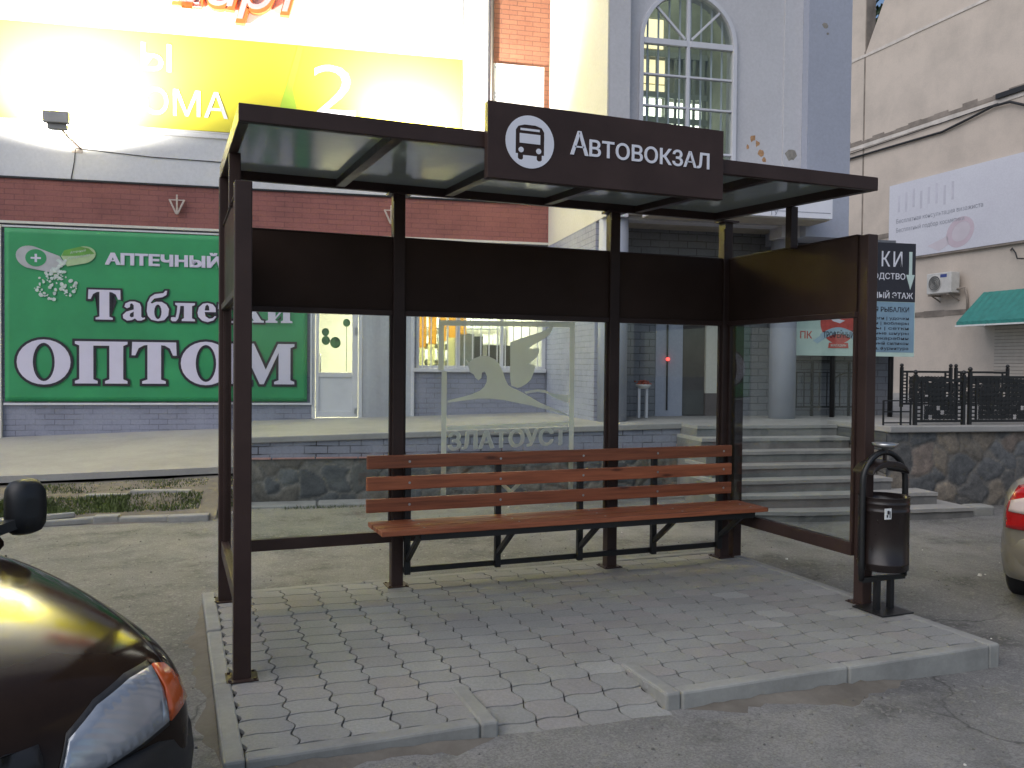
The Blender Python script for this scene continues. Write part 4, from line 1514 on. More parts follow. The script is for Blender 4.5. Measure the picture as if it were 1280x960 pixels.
while u0 < .6:
    u1 = u0 + random.uniform(.25, .7)
    dz, dv = random.uniform(-.035, .0), random.uniform(-.03, .03)
    if random.random() < .8:
        b.bar((u0, -3.67 + dv, .13 + .028 * u0 + dz), (min(u1 - .02, .75), -3.67 - dv, .13 + .028 * u0 + dz + random.uniform(-.015, .015)), .11, .12)
    u0 = u1
u0 = -.75
while u0 < .7:
    u1 = u0 + random.uniform(.15, .45)
    if random.random() < .75:
        b.bar((u0, -4.36 + random.uniform(-.05, .05), -.01), (min(u1, .75), -4.36 + random.uniform(-.05, .05), -.005), .13, random.uniform(.05, .12))
    u0 = u1
tag(b.build('path_edging', M['kerb'], frame='F', bevel=.012), kind='structure')
b = MB()
o4 = thing('concrete_slab', 'thin broken concrete slab lying at the foot of the grass bank', 'slab', (-.85, -4.5, -.06), 'F')
b.add([(-1.35, -4.28, .02), (-.52, -4.22, .06), (-.48, -4.34, .075), (-1.35, -4.56, .03), (-1.35, -4.28, -.03), (-.52, -4.22, .02), (-.48, -4.34, .03), (-1.35, -4.56, -.02)],
      [(0, 1, 2, 3), (7, 6, 5, 4), (0, 4, 5, 1), (1, 5, 6, 2), (2, 6, 7, 3), (3, 7, 4, 0)])
b.build('slab', M['kerb'], o4, bevel=.008)


def blades(n, fn, h0, h1, w=.006):
    m = MB()
    for _ in range(n):
        x, y, z = fn()
        a = random.uniform(0, 2 * PI)
        h = random.uniform(h0, h1)
        l = random.uniform(.1, .6) * h
        dx, dy = math.cos(a), math.sin(a)
        m.add([(x - dy * w, y + dx * w, z), (x + dy * w, y - dx * w, z), (x + dx * l * .4 + dy * w * .6, y + dy * l * .4 - dx * w * .6, z + h * .6), (x + dx * l, y + dy * l, z + h)],
              [(0, 1, 2), (0, 2, 3)])
    return m


def bank(u, v):
    for k in range(len(vvs) - 1):
        if vvs[k + 1] <= v <= vvs[k]:
            t = (vvs[k] - v) / (vvs[k] - vvs[k + 1])
            return hs[k] * (1 - t) + hs[k + 1] * t + .028 * min(u, .6)
    return 0


def spot_grass():
    while True:
        u, v = random.uniform(-2.6, .6), random.uniform(-4.15, -3.76)
        dens = .9 if u < -.1 else .3
        if (.6 + .5 * vn(u * 2.5, v * 5)) * dens > random.random() * .9:
            return u, v, bank(u, v) - .005


def spot_upper():
    while True:
        u, v = random.uniform(-1.2, .6), random.uniform(-3.56, -3.2)
        if .4 + .6 * vn(u * 3, v * 4) > random.random():
            return u, v, bank(u, v) - .005


tag(blades(11000, spot_grass, .012, .05, .007).build('grass', M['grass'], frame='F', fixn=False), 'short patchy green grass on the soil bank below the sidewalk', 'grass', kind='stuff')
tag(blades(1500, spot_upper, .008, .03).build('grass', M['grass'], frame='F', fixn=False), 'sparse tufts of grass close under the sidewalk edge', 'grass', kind='stuff')
tag(blades(420, lambda: (random.gauss(1.9, .28), random.gauss(-3.85, .035), -.05), .015, .06).build('weeds', M['grass'], frame='F', fixn=False), 'small weeds in the crack before the porch stone', 'weeds', kind='stuff')
tag(blades(240, lambda: (random.uniform(5.9, 6.4), random.gauss(-4.7, .03), .2), .02, .07).build('weeds', M['grass'], frame='F', fixn=False), 'weeds growing at the end of the concrete steps', 'weeds', kind='stuff')

# ------------------------------------------------------------------ stairs up to the entrance
stp = thing('staircase', 'wide flight of worn concrete steps up to the entrance', 'stairs', (5.9, -5.4, -.2), 'F')
RIS = .1286
for k in range(7):
    v = -5.35 + .26 * k
    z1 = -.08 + RIS * (k + 1)
    ul = 5.75 + .06 * k
    ur = (8.56, 8.32, 7.95, 7.95, 7.95, 7.95, 7.95)[k]
    bow = (.30, .12, 0, 0, 0, 0, 0)[k]
    b = MB()
    n = 18
    fr_, top_ = [], []
    for i in range(n + 1):
        u = ul + (ur - ul) * i / n
        e = max(0, 1 - (u - ul) / 1.2)
        fr_.append((u, v + bow * e * e + random.uniform(-.008, .008)))
    zlo = -.2
    vs = [(u, q, zlo) for u, q in fr_] + [(u, q, z1 - .035 + random.uniform(-.004, .004)) for u, q in fr_]
    b.add(vs, [(i, i + 1, n + 2 + i, n + 1 + i) for i in range(n)])
    vb = v + .7 if k > 1 else -4.76
    b.add([(ul, fr_[0][1], zlo), (ul, fr_[0][1], z1 - .036), (ul, vb, z1 - .036), (ul, vb, zlo)], [(0, 1, 2, 3)])
    b.add([(ur, fr_[-1][1], zlo), (ur, fr_[-1][1], z1 - .036), (ur, vb, z1 - .036), (ur, vb, zlo)], [(0, 1, 2, 3)])
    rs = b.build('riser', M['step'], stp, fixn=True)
    b = MB()
    lo = [(u, q - .018 + random.uniform(-.006, .006)) for u, q in fr_]
    vs = [(u, q, z1) for u, q in lo] + [(u, vb, z1) for u, q in lo] + [(u, q, z1 - .036) for u, q in lo] + [(u, vb, z1 - .036) for u, q in lo]
    N1 = n + 1
    fs = []
    for i in range(n):
        fs += [(i, i + 1, N1 + i + 1, N1 + i), (2 * N1 + i, 3 * N1 + i, 3 * N1 + i + 1, 2 * N1 + i + 1), (i, 2 * N1 + i, 2 * N1 + i + 1, i + 1)]
    fs += [(0, N1, 3 * N1, 2 * N1), (n, 2 * N1 + n, 3 * N1 + n, N1 + n)]
    b.add(vs, fs)
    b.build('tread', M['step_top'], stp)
b = MB().box(6.302, 12.5, -3.56, -1.55, .70, .816)
b.build('landing', M['concrete'], stp)
b = MB().box(8.60, 8.86, -5.32, -5.12, -.2, .05)
o5 = thing('kerb_stone', 'short concrete kerb stone beside the lowest step', 'kerb stone', (8.7, -5.2, -.2), 'F')
b.build('block', M['kerb'], o5, bevel=.02)

# ------------------------------------------------------------------ stone retaining wall on the right with fences
rw = thing('stone_retaining_wall', 'rubble stone retaining wall with concrete coping right of the steps', 'wall', (8, -4.75, -.2), 'F')
stone_face(7.96, 12.0, -.25, .80, -4.72, .022, .30, ((.10, .10, .10), (.15, .135, .115), (.19, .165, .135), (.12, .125, .13), (.175, .145, .125)), (.17, .16, .145), .02, 'stone_face', rw, 5)
MB().box(7.965, 16, -4.715, -3.57, -.2, .795).build('stone_backing', M['stone'], rw)
b = MB().box(7.96, 16, -4.79, -3.565, .80, .872)
b.build('coping', M['step_top'], rw, bevel=.012)
b = MB().box(12.52, 30, -3.56, 12, .6, .80)
b.box(9.0, 12.5, -1.54, 12, .6, .80)
tag(b.build('terrace', M['concrete'], frame='F'), kind='structure')


def panel_fence(name, u0, u1, v, z0, z1, label, group, seed):
    rnd = random.Random(seed)
    t = thing(name, label, 'fence panel', (u0, v, z0), 'F', group)
    for u in (u0 + .018, u1 - .018):
        p_ = MB().box(u - .018, u + .018, v - .018, v + .018, z0, z1 + .05).build('post', M['black_metal'], t)
        MB().lathe([(.004, -.028), (.02, -.018), (.028, 0), (.02, .018), (.004, .028)], (u, v, z1 + .075), 'z', 14).build('finial', M['black_metal'], p_)
    # dense cast ornament: frame, uprights and scrolls
    b = MB()
    b.box(u0 + .036, u1 - .036, v - .012, v + .012, z1 - .03, z1)
    b.box(u0 + .036, u1 - .036, v - .012, v + .012, z0 + .03, z0 + .06)
    b.box(u0 + .095, u0 + .115, v - .01, v + .01, z0 + .06, z1 - .03)
    b.box(u1 - .115, u1 - .095, v - .01, v + .01, z0 + .06, z1 - .03)
    zz = z0 + .085
    while zz < z1 - .04:
        for u in (u0 + .064, u1 - .064):
            b.box(u - .03, u + .03, v - .006, v + .006, zz - .005, zz + .012)
        zz += .045
    k = 0
    nu = int((u1 - u0 - .25) / .052)
    nz = int((z1 - z0 - .1) / .052)
    for i in range(nu):
        for j in range(nz):
            cu = u0 + .14 + .052 * (i + .5)
            cz = z0 + .066 + .052 * (j + .5)
            if rnd.random() < .07:
                continue
            rr = rnd.uniform(.024, .031)
            b.lathe([(rr, -.005), (rr, .005)], (cu, v + rnd.uniform(-.004, .004), cz), 'y', 8)
            b.bar((cu - .03, v, cz - .03), (cu + .03, v, cz + .03), .009, .009, (0, 1, 0))
            b.bar((cu - .03, v + .003, cz + .03), (cu + .03, v + .003, cz - .03), .009, .009, (0, 1, 0))
    b.build('ornament', M['black_metal'], t)
    return t


g1 = 'cast fence panels on the stone wall'
panel_fence('fence_panel', 8.38, 9.05, -4.62, .872, 1.40, 'black cast fence panel on the stone wall first from the steps', g1, 1)
panel_fence('fence_panel', 9.10, 10.2, -4.62, .872, 1.44, 'black cast fence panel on the stone wall, second from the steps', g1, 2)
panel_fence('fence_panel', 10.25, 11.3, -4.62, .872, 1.46, 'black cast fence panel on the stone wall, third from the steps', g1, 3)
g2 = 'fence panels behind the stone wall'
panel_fence('fence_panel', 9.72, 10.55, -2.6, .98, 1.49, 'black fence panel behind the stone wall below the advertising board', g2, 4)
panel_fence('fence_panel', 10.6, 11.5, -2.6, .98, 1.49, 'black fence panel in the back row with bare top rail', g2, 5)
# plain railing by the steps and at the back of the landing
t = thing('railing', 'thin black handrail with square openings at the top of the steps', 'railing', (8.0, -4.6, .87), 'F')
b = MB()
for (u0, u1, z0, z1) in ((7.99, 8.34, .90, 1.15),):
    for z in (z0, (z0 + z1) / 2, z1):
        b.bar((u0, -4.62, z), (u1, -4.62, z), .014, .014)
    for u in (u0, (u0 + u1) / 2 + .05, u1):
        b.bar((u, -4.62, .872), (u, -4.62, z1), .016, .016)
b.build('bars', M['black_metal'], t)
t = thing('railing', 'black landing railing with arched bars under the advertising board', 'railing', (8.4, -1.9, .8), 'F')
b = MB()
for z in (.95, 1.62):
    b.bar((8.35, -1.95, z), (9.75, -1.95, z), .025, .025)
for u in (8.4, 8.75, 9.1, 9.35, 9.7):
    b.bar((u, -1.95, .8), (u, -1.95, 1.62), .03, .03)
for u in (8.5, 8.62, 8.87, 8.99, 9.2, 9.45, 9.55):
    b.bar((u, -1.95, .95), (u, -1.95, 1.45), .012, .012)
b.tube([(9.36 + .3 * math.cos(a), -1.95, 1.25 + .2 * math.sin(a)) for a in [PI * k / 10 for k in range(11)]], .01, 6)
b.bar((8.35, -1.95, 1.45), (9.75, -1.95, 1.45), .015, .015)
b.build('bars', M['black_metal'], t)

# ------------------------------------------------------------------ advertising board on its post
BV = -2.3
bo = thing('advertising_board', 'dark and mint double advertising board on a post with arrow and fish badge', 'sign', (9.8, BV, .816), 'F')
bu0, bu1, zbot, zmid, ztop = 8.27, 10.16, 1.69, 2.475, 3.32
for u in (9.84, 8.9):
    MB().tube([(u, BV + .08, .816), (u, BV + .08, 3.2)], .035, 10).build('post', M['black_metal'], bo)
up_ = MB().box(bu0, bu1, BV, BV + .04, zmid + .002, ztop).build('upper_face', M['board_dark'], bo)
b = MB()
put_text(b, 'КИ', 9.60, BV - .004, 2.98, .215, width=.335, bold=.01, extr=.001, spacing=1.25)
put_text(b, 'А', 9.33, BV - .004, 2.98, .215, width=.15, bold=.01, extr=.001)
b.build('lettering', M['sign_white'], up_)
b = MB()
put_text(b, 'ОДСТВО', 9.99, BV - .004, 2.80, .085, width=.52, bold=.012, extr=.001, align='RIGHT')
b.build('lettering', M['sign_white'], up_)
b = MB()
put_text(b, 'ЛЬНЫЙ ЭТАЖ', 10.12, BV - .004, 2.525, .085, width=.80, bold=.012, extr=.001, align='RIGHT')
b.build('lettering', M['sign_white'], up_)
b = MB().prism([(10.05, 3.2), (10.05, 2.87), (10.005, 2.87), (10.075, 2.655), (10.145, 2.87), (10.10, 2.87), (10.10, 3.2)], BV - .005, BV)
b.build('arrow', plain('arrow_mint', (0.55, 0.68, 0.64), .5, var=.05), up_)
lo_ = MB().box(bu0, bu1, BV, BV + .04, zbot, zmid).build('lower_face', M['mint'], bo)
MB().box(9.42, bu1 - .01, BV - .003, BV - .0005, zbot + .06, zmid - .004).build('blue_field', M['board_blue'], lo_)
b = MB()
put_text(b, 'АЯ РЫБАЛКИ', 10.06, BV - .005, 2.33, .07, width=.62, bold=.02, extr=.0005, align='RIGHT')
b.build('lettering', M['board_dark'], lo_)
for k, s_ in enumerate(('ноги | удочки', 'ки | воблеры', 'ны | сетки', 'чные шнуры', 'аркарабин', 'бный силикон', 'ки, фурнитура')):
    b = MB()
    put_text(b, s_, 10.06, BV - .005, 2.22 - .072 * k, .042, width=.60, bold=.012, extr=.0005, align='RIGHT')
    b.build('lettering', M['board_dark'], lo_)
b = MB()
bc, bz = 8.93, 2.16
b.prism(ell(bc, bz, .285, .30, 36), BV - .003, BV - .0005)
b.prism([(bc - .16, 1.80), (bc + .16, 1.80), (bc + .15, 1.875), (bc - .15, 1.875)], BV - .008, BV - .006)
put_text(b, 'ПК', 8.33, BV - .003, 1.93, .10, width=.19, bold=.03, extr=.0005)
b.build('badge', M['badge_red'], lo_)
b = MB()
rib = [(bc - .27 + .54 * k / 12, 1.90 + .10 * math.sin(PI * k / 12)) for k in range(13)]
rib2 = [(bc + .29 - .58 * k / 12, 1.995 + .10 * math.sin(PI * k / 12)) for k in range(13)]
b.prism(rib + rib2, BV - .005, BV - .0035)
b.prism([(bc - .27, 1.90), (bc - .38, 1.82), (bc - .33, 1.86), (bc - .40, 1.90), (bc - .29, 1.97)], BV - .0048, BV - .0035)
b.prism([(bc + .27, 1.90), (bc + .38, 1.82), (bc + .33, 1.86), (bc + .40, 1.90), (bc + .29, 1.97)], BV - .0048, BV - .0035)
b.build('ribbon', M['badge_blue'], lo_)
b = MB()
b.prism([(bc - .2, 2.33), (bc - .17, 2.24), (bc - .09, 2.18), (bc + .02, 2.15), (bc + .1, 2.19), (bc + .0, 2.21), (bc - .06, 2.26), (bc - .1, 2.33)], BV - .0045, BV - .0035)
b.build('fish', M['sign_white'], lo_)
b = MB()
put_text(b, 'ТРОФЕЙНЫЙ', bc - .24, BV - .0065, 1.945, .085, width=.48, bold=.02, extr=.0005)
b.build('lettering', M['black_ink'], lo_)
b = MB()
put_text(b, 'МАГАЗИН', bc - .12, BV - .009, 1.82, .035, width=.24, bold=.02, extr=.0005)
b.build('lettering', M['mint'], lo_)

# ------------------------------------------------------------------ green pharmacy banner
gb = thing('green_banner', 'large green pharmacy banner with white lettering and spilling capsule on the shop wall', 'banner', (-2.5, -.05, .93), 'F')
b = MB()
nx, nz = 60, 34
g0, g1_, h0, h1 = -2.50, 1.575, .945, 3.35
vs = []
for j in range(nz + 1):
    for i in range(nx + 1):
        s_, t_ = i / nx, j / nz
        u, z = g0 + (g1_ - g0) * s_, h0 + (h1 - h0) * t_
        edge = min(1, 5 * min(s_, 1 - s_, t_, 1 - t_))
        wr = 2.0 * .007 * math.sin((u * .9 + z * 1.7) * 6) * max(0, 1 - t_ * 2.2) + .006 * math.sin((u - z) * 7) * max(0, s_ - .7) * 3 + .006 * math.sin((u * 1.2 + z) * 9) * max(0, .25 - s_) * 4
        vs.append((u, -.055 + wr * edge, z))
_, ff = b.add(vs, [(j * (nx + 1) + i, j * (nx + 1) + i + 1, (j + 1) * (nx + 1) + i + 1, (j + 1) * (nx + 1) + i) for j in range(nz) for i in range(nx)])
for f_ in ff:
    f_.smooth = True
sheet = b.build('sheet', M['green'], gb)
md = sheet.modifiers.new('thick', 'SOLIDIFY')
md.thickness = .004
md.offset = -1
b = MB()
b.box(g0 - .02, g1_ + .07, -.05, -.002, .895, .925)
b.box(g1_ + .045, g1_ + .07, -.05, -.002, .925, 3.38)
b.box(g0 - .02, g1_ + .045, -.05, -.002, 3.365, 3.385)
b.build('frame', M['white_band'], gb)
yl = -.068
b = MB()
for q_, (dx_, dz_) in enumerate(((0, 0), (.010, 0), (.020, 0), (0, .010), (.020, .010), (.010, .010))):
    put_text(b, 'АПТЕЧНЫЙ', -1.21 + dx_, yl - .0006 * q_, 2.885 + dz_, .155, width=1.53, bold=.02, extr=.002)
b.build('lettering', M['letter_lilac'], gb)
b = MB()
serif_text(b, 'Таблетки', -1.43, yl - .006, 2.105, .42, gap=.05, width=2.79)
b.build('lettering', M['letter_lilac'], gb)
b = MB()
serif_text(b, 'ОПТОМ', -2.345, yl - .006, 1.20, .595, gap=.08, width=3.735)
b.build('lettering', M['letter_lilac'], gb)
b = MB()
serif_text(b, 'Таблетки', -1.43, yl, 2.105, .42, gap=.05, width=2.79, grow=.028)
b.build('lettering_outline', M['black_ink'], gb)
b = MB()
serif_text(b, 'ОПТОМ', -2.345, yl, 1.20, .595, gap=.08, width=3.735, grow=.036)
b.build('lettering_outline', M['black_ink'], gb)
# capsule spilling pills
b = MB()
ta = R(-20)
cap = ell(-2.16, 2.95, .20, .155, 14, PI / 2, 3 * PI / 2, ta)
b.prism(cap + [(-1.86, 2.74), (-1.73, 2.88), (-1.80, 2.98)], yl - .001, yl + .002)
b.build('capsule', M['pill_grey'], gb)
b = MB().prism(ell(-2.10, 2.945, .135, .12, 24), yl - .004, yl - .0015)
b.build('capsule_badge', M['green'], gb)
b = MB()
b.prism([(-2.165, 2.93), (-2.165, 2.955), (-2.115, 2.955), (-2.115, 3.0), (-2.085, 3.0), (-2.085, 2.955), (-2.035, 2.955), (-2.035, 2.93), (-2.085, 2.93), (-2.085, 2.885), (-2.115, 2.885), (-2.115, 2.93)], yl - .006, yl - .0045)
b.build('cross', M['letter_lilac'], gb)
b = MB()
tb = R(14)
b.prism(ell(-1.50, 3.005, .17, .12, 14, -PI / 2, PI / 2, tb) + [(-1.74, 3.06), (-1.78, 2.98), (-1.70, 2.84)], yl - .001, yl + .002)
b.build('capsule_half', M['pill_pale'], gb)
b = MB()
b.prism([(-1.77, 2.985), (-1.74, 3.062), (-1.53, 3.122), (-1.42, 3.10), (-1.345, 3.03), (-1.5, 2.995)], yl - .003, yl - .0015)
b.build('capsule_shade', M['pill_green'], gb)
b = MB()
put_text(b, 'Аптечный', -1.66, yl - .005, 3.015, .036, width=.20, extr=.0005, slope=.22)
put_text(b, 'супермаркет', -1.69, yl - .005, 2.94, .036, width=.29, extr=.0005, slope=.2)
for _ in range(95):
    a = random.uniform(0, 2 * PI)
    q = math.sqrt(random.random())
    zc = 2.58 + .22 * q * math.sin(a)
    uc = -1.86 + .28 * q * math.cos(a) * (1 - .55 * max(0, (zc - 2.6) / .2))
    rr = random.choice([.010, .013, .017, .026])
    b.prism(ell(uc, zc, rr * random.uniform(.6, 1.5), rr, 9, tilt=random.uniform(0, 3)), yl - .002 - random.uniform(0, .003), yl + .001)
for _ in range(14):
    uc, zc = random.uniform(-1.86, -1.72), random.uniform(2.76, 2.92)
    b.prism(ell(uc, zc, .03, .02, 9, tilt=random.uniform(0, 3)), yl - .003 - random.uniform(0, .003), yl + .001)
pills_ = b.build('pills', plain('pill_white', (0.55, 0.62, 0.57), .5, var=.2, scale=30), gb)
tag(pills_, kind='stuff')

# ------------------------------------------------------------------ lit yellow banner and channel letters above
yb_ = thing('yellow_banner', 'glaring yellow and white shop banner lit by floodlights above the white band', 'banner', (-6, -.05, 4.85), 'F')
MB().box(-6, 3.87, -.045, -.021, 4.86, 6.205).build('yellow_sheet', M['yellow'], yb_)
MB().box(-6, 3.87, -.045, -.021, 6.207, 8.6).build('white_sheet', M['white_paint'], yb_)
b = MB().prism([(1.15, 5.2), (1.42, 5.2), (1.35, 5.55), (1.5, 6.19), (1.42, 6.19), (1.26, 5.6)], -.048, -.0455)
b.build('leaf_mark', M['lime'], yb_)
b = MB()
put_text(b, 'Ы', -.735, -.05, 5.665, .385, width=.40, bold=.005)
b.build('lettering', M['sign_white'], yb_)
b = MB()
put_text(b, 'ДОМА', -1.12, -.05, 5.05, .37, width=1.56, bold=.005)
b.build('lettering', M['sign_white'], yb_)
b = MB()
put_text(b, '2', 1.64, -.05, 5.20, .80, width=.62, bold=-.012)
b.build('lettering', M['sign_white'], yb_)
b = MB()
put_text(b, 'W', 3.38, -.05, 5.14, .27, width=.34, bold=-.005)
b.build('lettering', M['sign_white'], yb_)
cl = thing('channel_letters', 'red orange slanted channel letters standing on the white upper sheet', 'letters', (-.3, -.1, 6.6), 'F')
b = MB()
put_text(b, 'нарт', -.32, -.11, 6.61, .62, width=1.9, bold=.05, extr=.045, shear=.28)
b.build('letter_body', M['red_letter'], cl)
b = MB()
put_text(b, 'нарт', -.30, -.115, 6.64, .58, width=1.84, bold=.005, extr=.045, shear=.28)
b.build('letter_face', M['pink_letter'], cl)
b = MB()
put_text(b, 'у', -2.30, -.11, 6.62, .5, bold=.04, extr=.045)
cg = thing('channel_letter', 'green channel letter alone on the white upper sheet', 'letter', (-2.3, -.1, 6.4), 'F')
b.build('letter_body', M['green_letter'], cg)
ps = thing('white_poster', 'small white lit poster on the red brick beside the drainpipe', 'poster', (4.75, -.04, 5.57), 'F')
MB().box(4.365, 5.17, -.05, -.022, 5.0, 6.19).build('sheet', M['white_paint'], ps)
b = MB()
for z in (5.66, 5.72, 6.12):
    b.box(4.38, 4.48, -.053, -.0505, z, z + .02)
b.build('print', M['faint_ink'], ps)

# floodlights that light the banner (they are on in the photograph)
def floodlight(u, z, label, energy, aim=(0, 0, 1.0), spot=165):
    t = thing('floodlight', label, 'floodlight', (u, -.05, z), 'F', 'floodlights under the yellow banner')
    b = MB()
    b.tube([(u + .06, -.02, z - .05), (u + .03, -.45, z - .02), (u, -.80, z + .03)], .016, 8)
    b.box(u - .05, u + .09, -.03, -.021, z - .12, z + .02)
    b.build('bracket', M['rust'], t)
    b = MB()
    for (y0, y1, z0, z1, w0) in ((-.96, -.86, .05, .20, .155), (-.90, -.80, -.02, .05, .12)):
        b.box(u - w0, u + w0, y0, y1, z + z0, z + z1)
    b.build('housing', plain('flood_housing', (0.40, 0.385, 0.37), .5), t, bevel=.01)
    b = MB().box(u - .13, u + .13, -.8595, -.853, z + .07, z + .18)
    b.build('lamp_glass', emit('flood_glass', (1.0, 0.93, 0.75), 12.0), t)
    ld = bpy.data.lights.new('flood_lamp', 'SPOT')
    ld.energy = energy
    ld.color = (1.0, 0.95, 0.82)
    ld.spot_size = R(spot)
    ld.spot_blend = 1.0
    ld.shadow_soft_size = .08
    lo = bpy.data.objects.new('flood_lamp', ld)
    COL.objects.link(lo)
    lo.parent = t
    lo.location = (0, -.78, .15)
    dirv = Vector(aim)
    lo.rotation_euler = dirv.to_track_quat('-Z', 'Y').to_euler()
    return t


floodlight(-1.60, 4.56, 'grey floodlight on a bent arm below the white words of the banner', 2700, aim=(0, .42, .9))
floodlight(3.0, 4.62, 'grey floodlight hidden above the shelter roof near the drainpipe', 1500, aim=(.15, .42, .9))
b = MB().tube([(-1.6, -.03, 4.5), (-1.62, -.03, 4.3), (-1.66, -.03, 4.06)], .006, 6)
b.tube([(-1.6, -.03, 4.5), (-.6, -.03, 4.44), (.6, -.03, 4.42), (1.5, -.03, 4.40)], .006, 6)
cb = thing('lamp_cable', 'thin black cable hanging from the floodlight across the white band', 'cable', (-1.6, -.03, 4.4), 'F')
b.build('wire', M['cable'], cb)
for (u, lab) in ((-.25, 'small pale arrow shaped bracket on the red brick above the green banner'), (2.80, 'small pale arrow shaped bracket half behind the shelter post')):
    t = thing('wall_bracket', lab, 'bracket', (u, -.04, 3.75), 'F', 'arrow brackets on the red band')
    b = MB()
    z = 3.78
    b.bar((u, -.09, z - .15), (u, -.09, z + .13), .022, .022)
    b.bar((u - .1, -.09, z + .06), (u - .01, -.09, z - .14), .03, .022)
    b.bar((u + .1, -.09, z + .06), (u + .01, -.09, z - .14), .03, .022)
    b.bar((u - .11, -.09, z + .055), (u + .11, -.09, z + .055), .015, .015)
    b.bar((u, -.09, z - .05), (u, -.03, z - .05), .02, .02)
    b.build('arrow', M['rust'], t)

# potted plant stand by the entrance
t = thing('plant_stand', 'small stand with pale legs and a low plant with red flowers by the entrance', 'plant stand', (6.05, -2.2, .816), 'F')
b = MB()
for du in (-.06, .05):
    b.bar((6.05 + du, -2.2, .816), (6.05 + du, -2.2, 1.22), .035, .035)
b.build('leg', M['pvc'], t)
MB().lathe([(.06, 1.21), (.10, 1.25), (.11, 1.27)], (6.05, -2.2, 0), 'z', 16).build('bowl', M['white_paint'], t)
b = MB()
for _ in range(60):
    a, q = random.uniform(0, 2 * PI), random.uniform(0, .12)
    x, y, z = 6.05 + q * math.cos(a), -2.2 + q * math.sin(a), 1.26 + random.uniform(0, .06)
    b.lathe([(.003, -.012), (.014, 0), (.003, .012)], (x, y, z), 'z', 6)
b.build('flowers', plain('red_flower', (0.40, 0.09, 0.05), .7, var=.5, scale=25), t)

# ================================================================== RIGHT BUILDING (panel block facing the lot)
rbld = thing('panel_building', 'beige concrete panel building with dark seams behind the white billboard', 'building', (0, 0, 0), 'R')
yy = lambda Y: 9 - Y                     # along the wall, to the right as one faces it
T0 = 17.12
b = MB()
zt = 11.6
b.prism([(yy(T0), -.2), (14, -.2), (14, 18), (yy(13.6), 18), (yy(T0) + .005, zt)], 0, .4)
b.build('wall', M['concrete_wall'], rbld)
b = MB().box(yy(40), yy(T0) - .03, -.0, .4, -.2, 18)
b.build('wall', M['concrete_wall'], rbld)
b = MB()
b.box(yy(T0) - .045, yy(T0) + .01, -.012, .01, 3.1, zt + .05)
b.box(yy(T0) - .029, yy(T0) - .001, .02, .38, zt, 18)
for (z, h) in ((5.64, .07), (3.13, .09)):
    n = 40
    for k in range(n):
        s0 = yy(24) + (14 - yy(24)) * k / n
        s1 = yy(24) + (14 - yy(24)) * (k + 1) / n
        hh = h * random.uniform(.7, 1.2)
        b.box(s0, s1, -.014 - random.uniform(0, .004), -.001, z - hh, z + hh)
n = 60
for k in range(n):
    s0 = yy(24) + (14 - yy(24)) * k / n
    s1 = yy(24) + (14 - yy(24)) * (k + 1) / n
    hh = .14 * random.uniform(.5, 1.25) * (1 if s0 < -2 else 1.3)
    b.box(s0, s1, -.012 - random.uniform(0, .004), -.001, 8.75 - .02, 8.75 + hh)
b.build('seam', M['seam'], rbld)
for (za_, zb_) in ((11.48, 11.56), (8.60, 8.71)):
    b = MB()
    for k in range(30):
        s0 = yy(24) + (14 - yy(24)) * k / 30
        s1 = yy(24) + (14 - yy(24)) * (k + 1) / 30
        b.box(s0, s1, -.02 - random.uniform(0, .006), -.001, za_ + random.uniform(-.01, .01), zb_ + random.uniform(-.01, .01))
    b.build('ledge', M['seam_pale'], rbld)
b = MB().box(yy(40), 14, .4, 6, -.2, -.1)
b.box(14, 14.4, 0, 6, -.2, 18)
b.build('rear_wall', M['concrete_wall'], rbld)
b = MB().box(-3.17, -2.3, -.03, 0, .6, 2.68)
sh_ = b.build('roller_shutter', M['shutter'], rbld)
b = MB()
for k in range(22):
    z = .7 + .09 * k
    b.box(-3.17, -2.3, -.036, -.031, z, z + .012)
b.build('slat_line', M['seam'], sh_)
b = MB()
b.box(-9.9, -9.3, -.06, 0, .6, 2.5)
b.box(-8.9, -8.5, -.06, 0, .6, 1.9)
b.build('far_door', plain('faded_teal_door', (0.16, 0.28, 0.27), .6), rbld)
aw_ = thing('awning', 'teal corrugated metal awning over the roller shutter', 'awning', (-2.8, 0, 2.7), 'R')
b = MB()
n = 24
vs = []
for k in range(n + 1):
    s_ = -3.52 + (2.4) * k / n
    w_ = .02 if k % 2 else 0
    vs += [(s_, -.05 + w_, 3.62), (s_, -1.0 + w_, 2.78 + w_), (s_, -1.0 + w_, 2.70)]
b.add(vs, [(3 * k + q, 3 * k + q + 1, 3 * k + q + 4, 3 * k + q + 3) for k in range(n) for q in range(2)])
b.add([(-3.52, -.02, 3.62), (-3.52, -.99, 2.78), (-3.52, -.99, 2.70), (-3.52, -.02, 2.70)], [(0, 1, 2, 3)])
o6 = b.build('sheet', M['teal'], aw_)
md = o6.modifiers.new('thick', 'SOLIDIFY')
md.thickness = .01
MB().box(-3.54, -1.1, -1.03, -.98, 2.66, 2.70).build('edge_trim', M['white_paint'], aw_)
ac = thing('air_conditioner', 'white outdoor air conditioner unit on the beige wall', 'air conditioner', (-4.8, 0, 3.7), 'R')
s0, s1 = -5.1, -4.25
u_ = MB().box(s0, s1, -.42, -.1, 3.66, 4.24).build('case', M['ac_white'], ac, bevel=.02)
b = MB()
b.lathe([(.235, -.424), (.235, -.43), (.22, -.43)], (s0 + .29, 0, 3.95), 'y', 28, cap=False)
for r_ in (.06, .11, .16, .21):
    b.tube([(s0 + .29 + r_ * math.cos(a), -.432, 3.95 + r_ * math.sin(a)) for a in [2 * PI * k / 20 for k in range(20)]], .006, 5, closed=True)
b.build('fan_grille', M['ac_white'], u_)
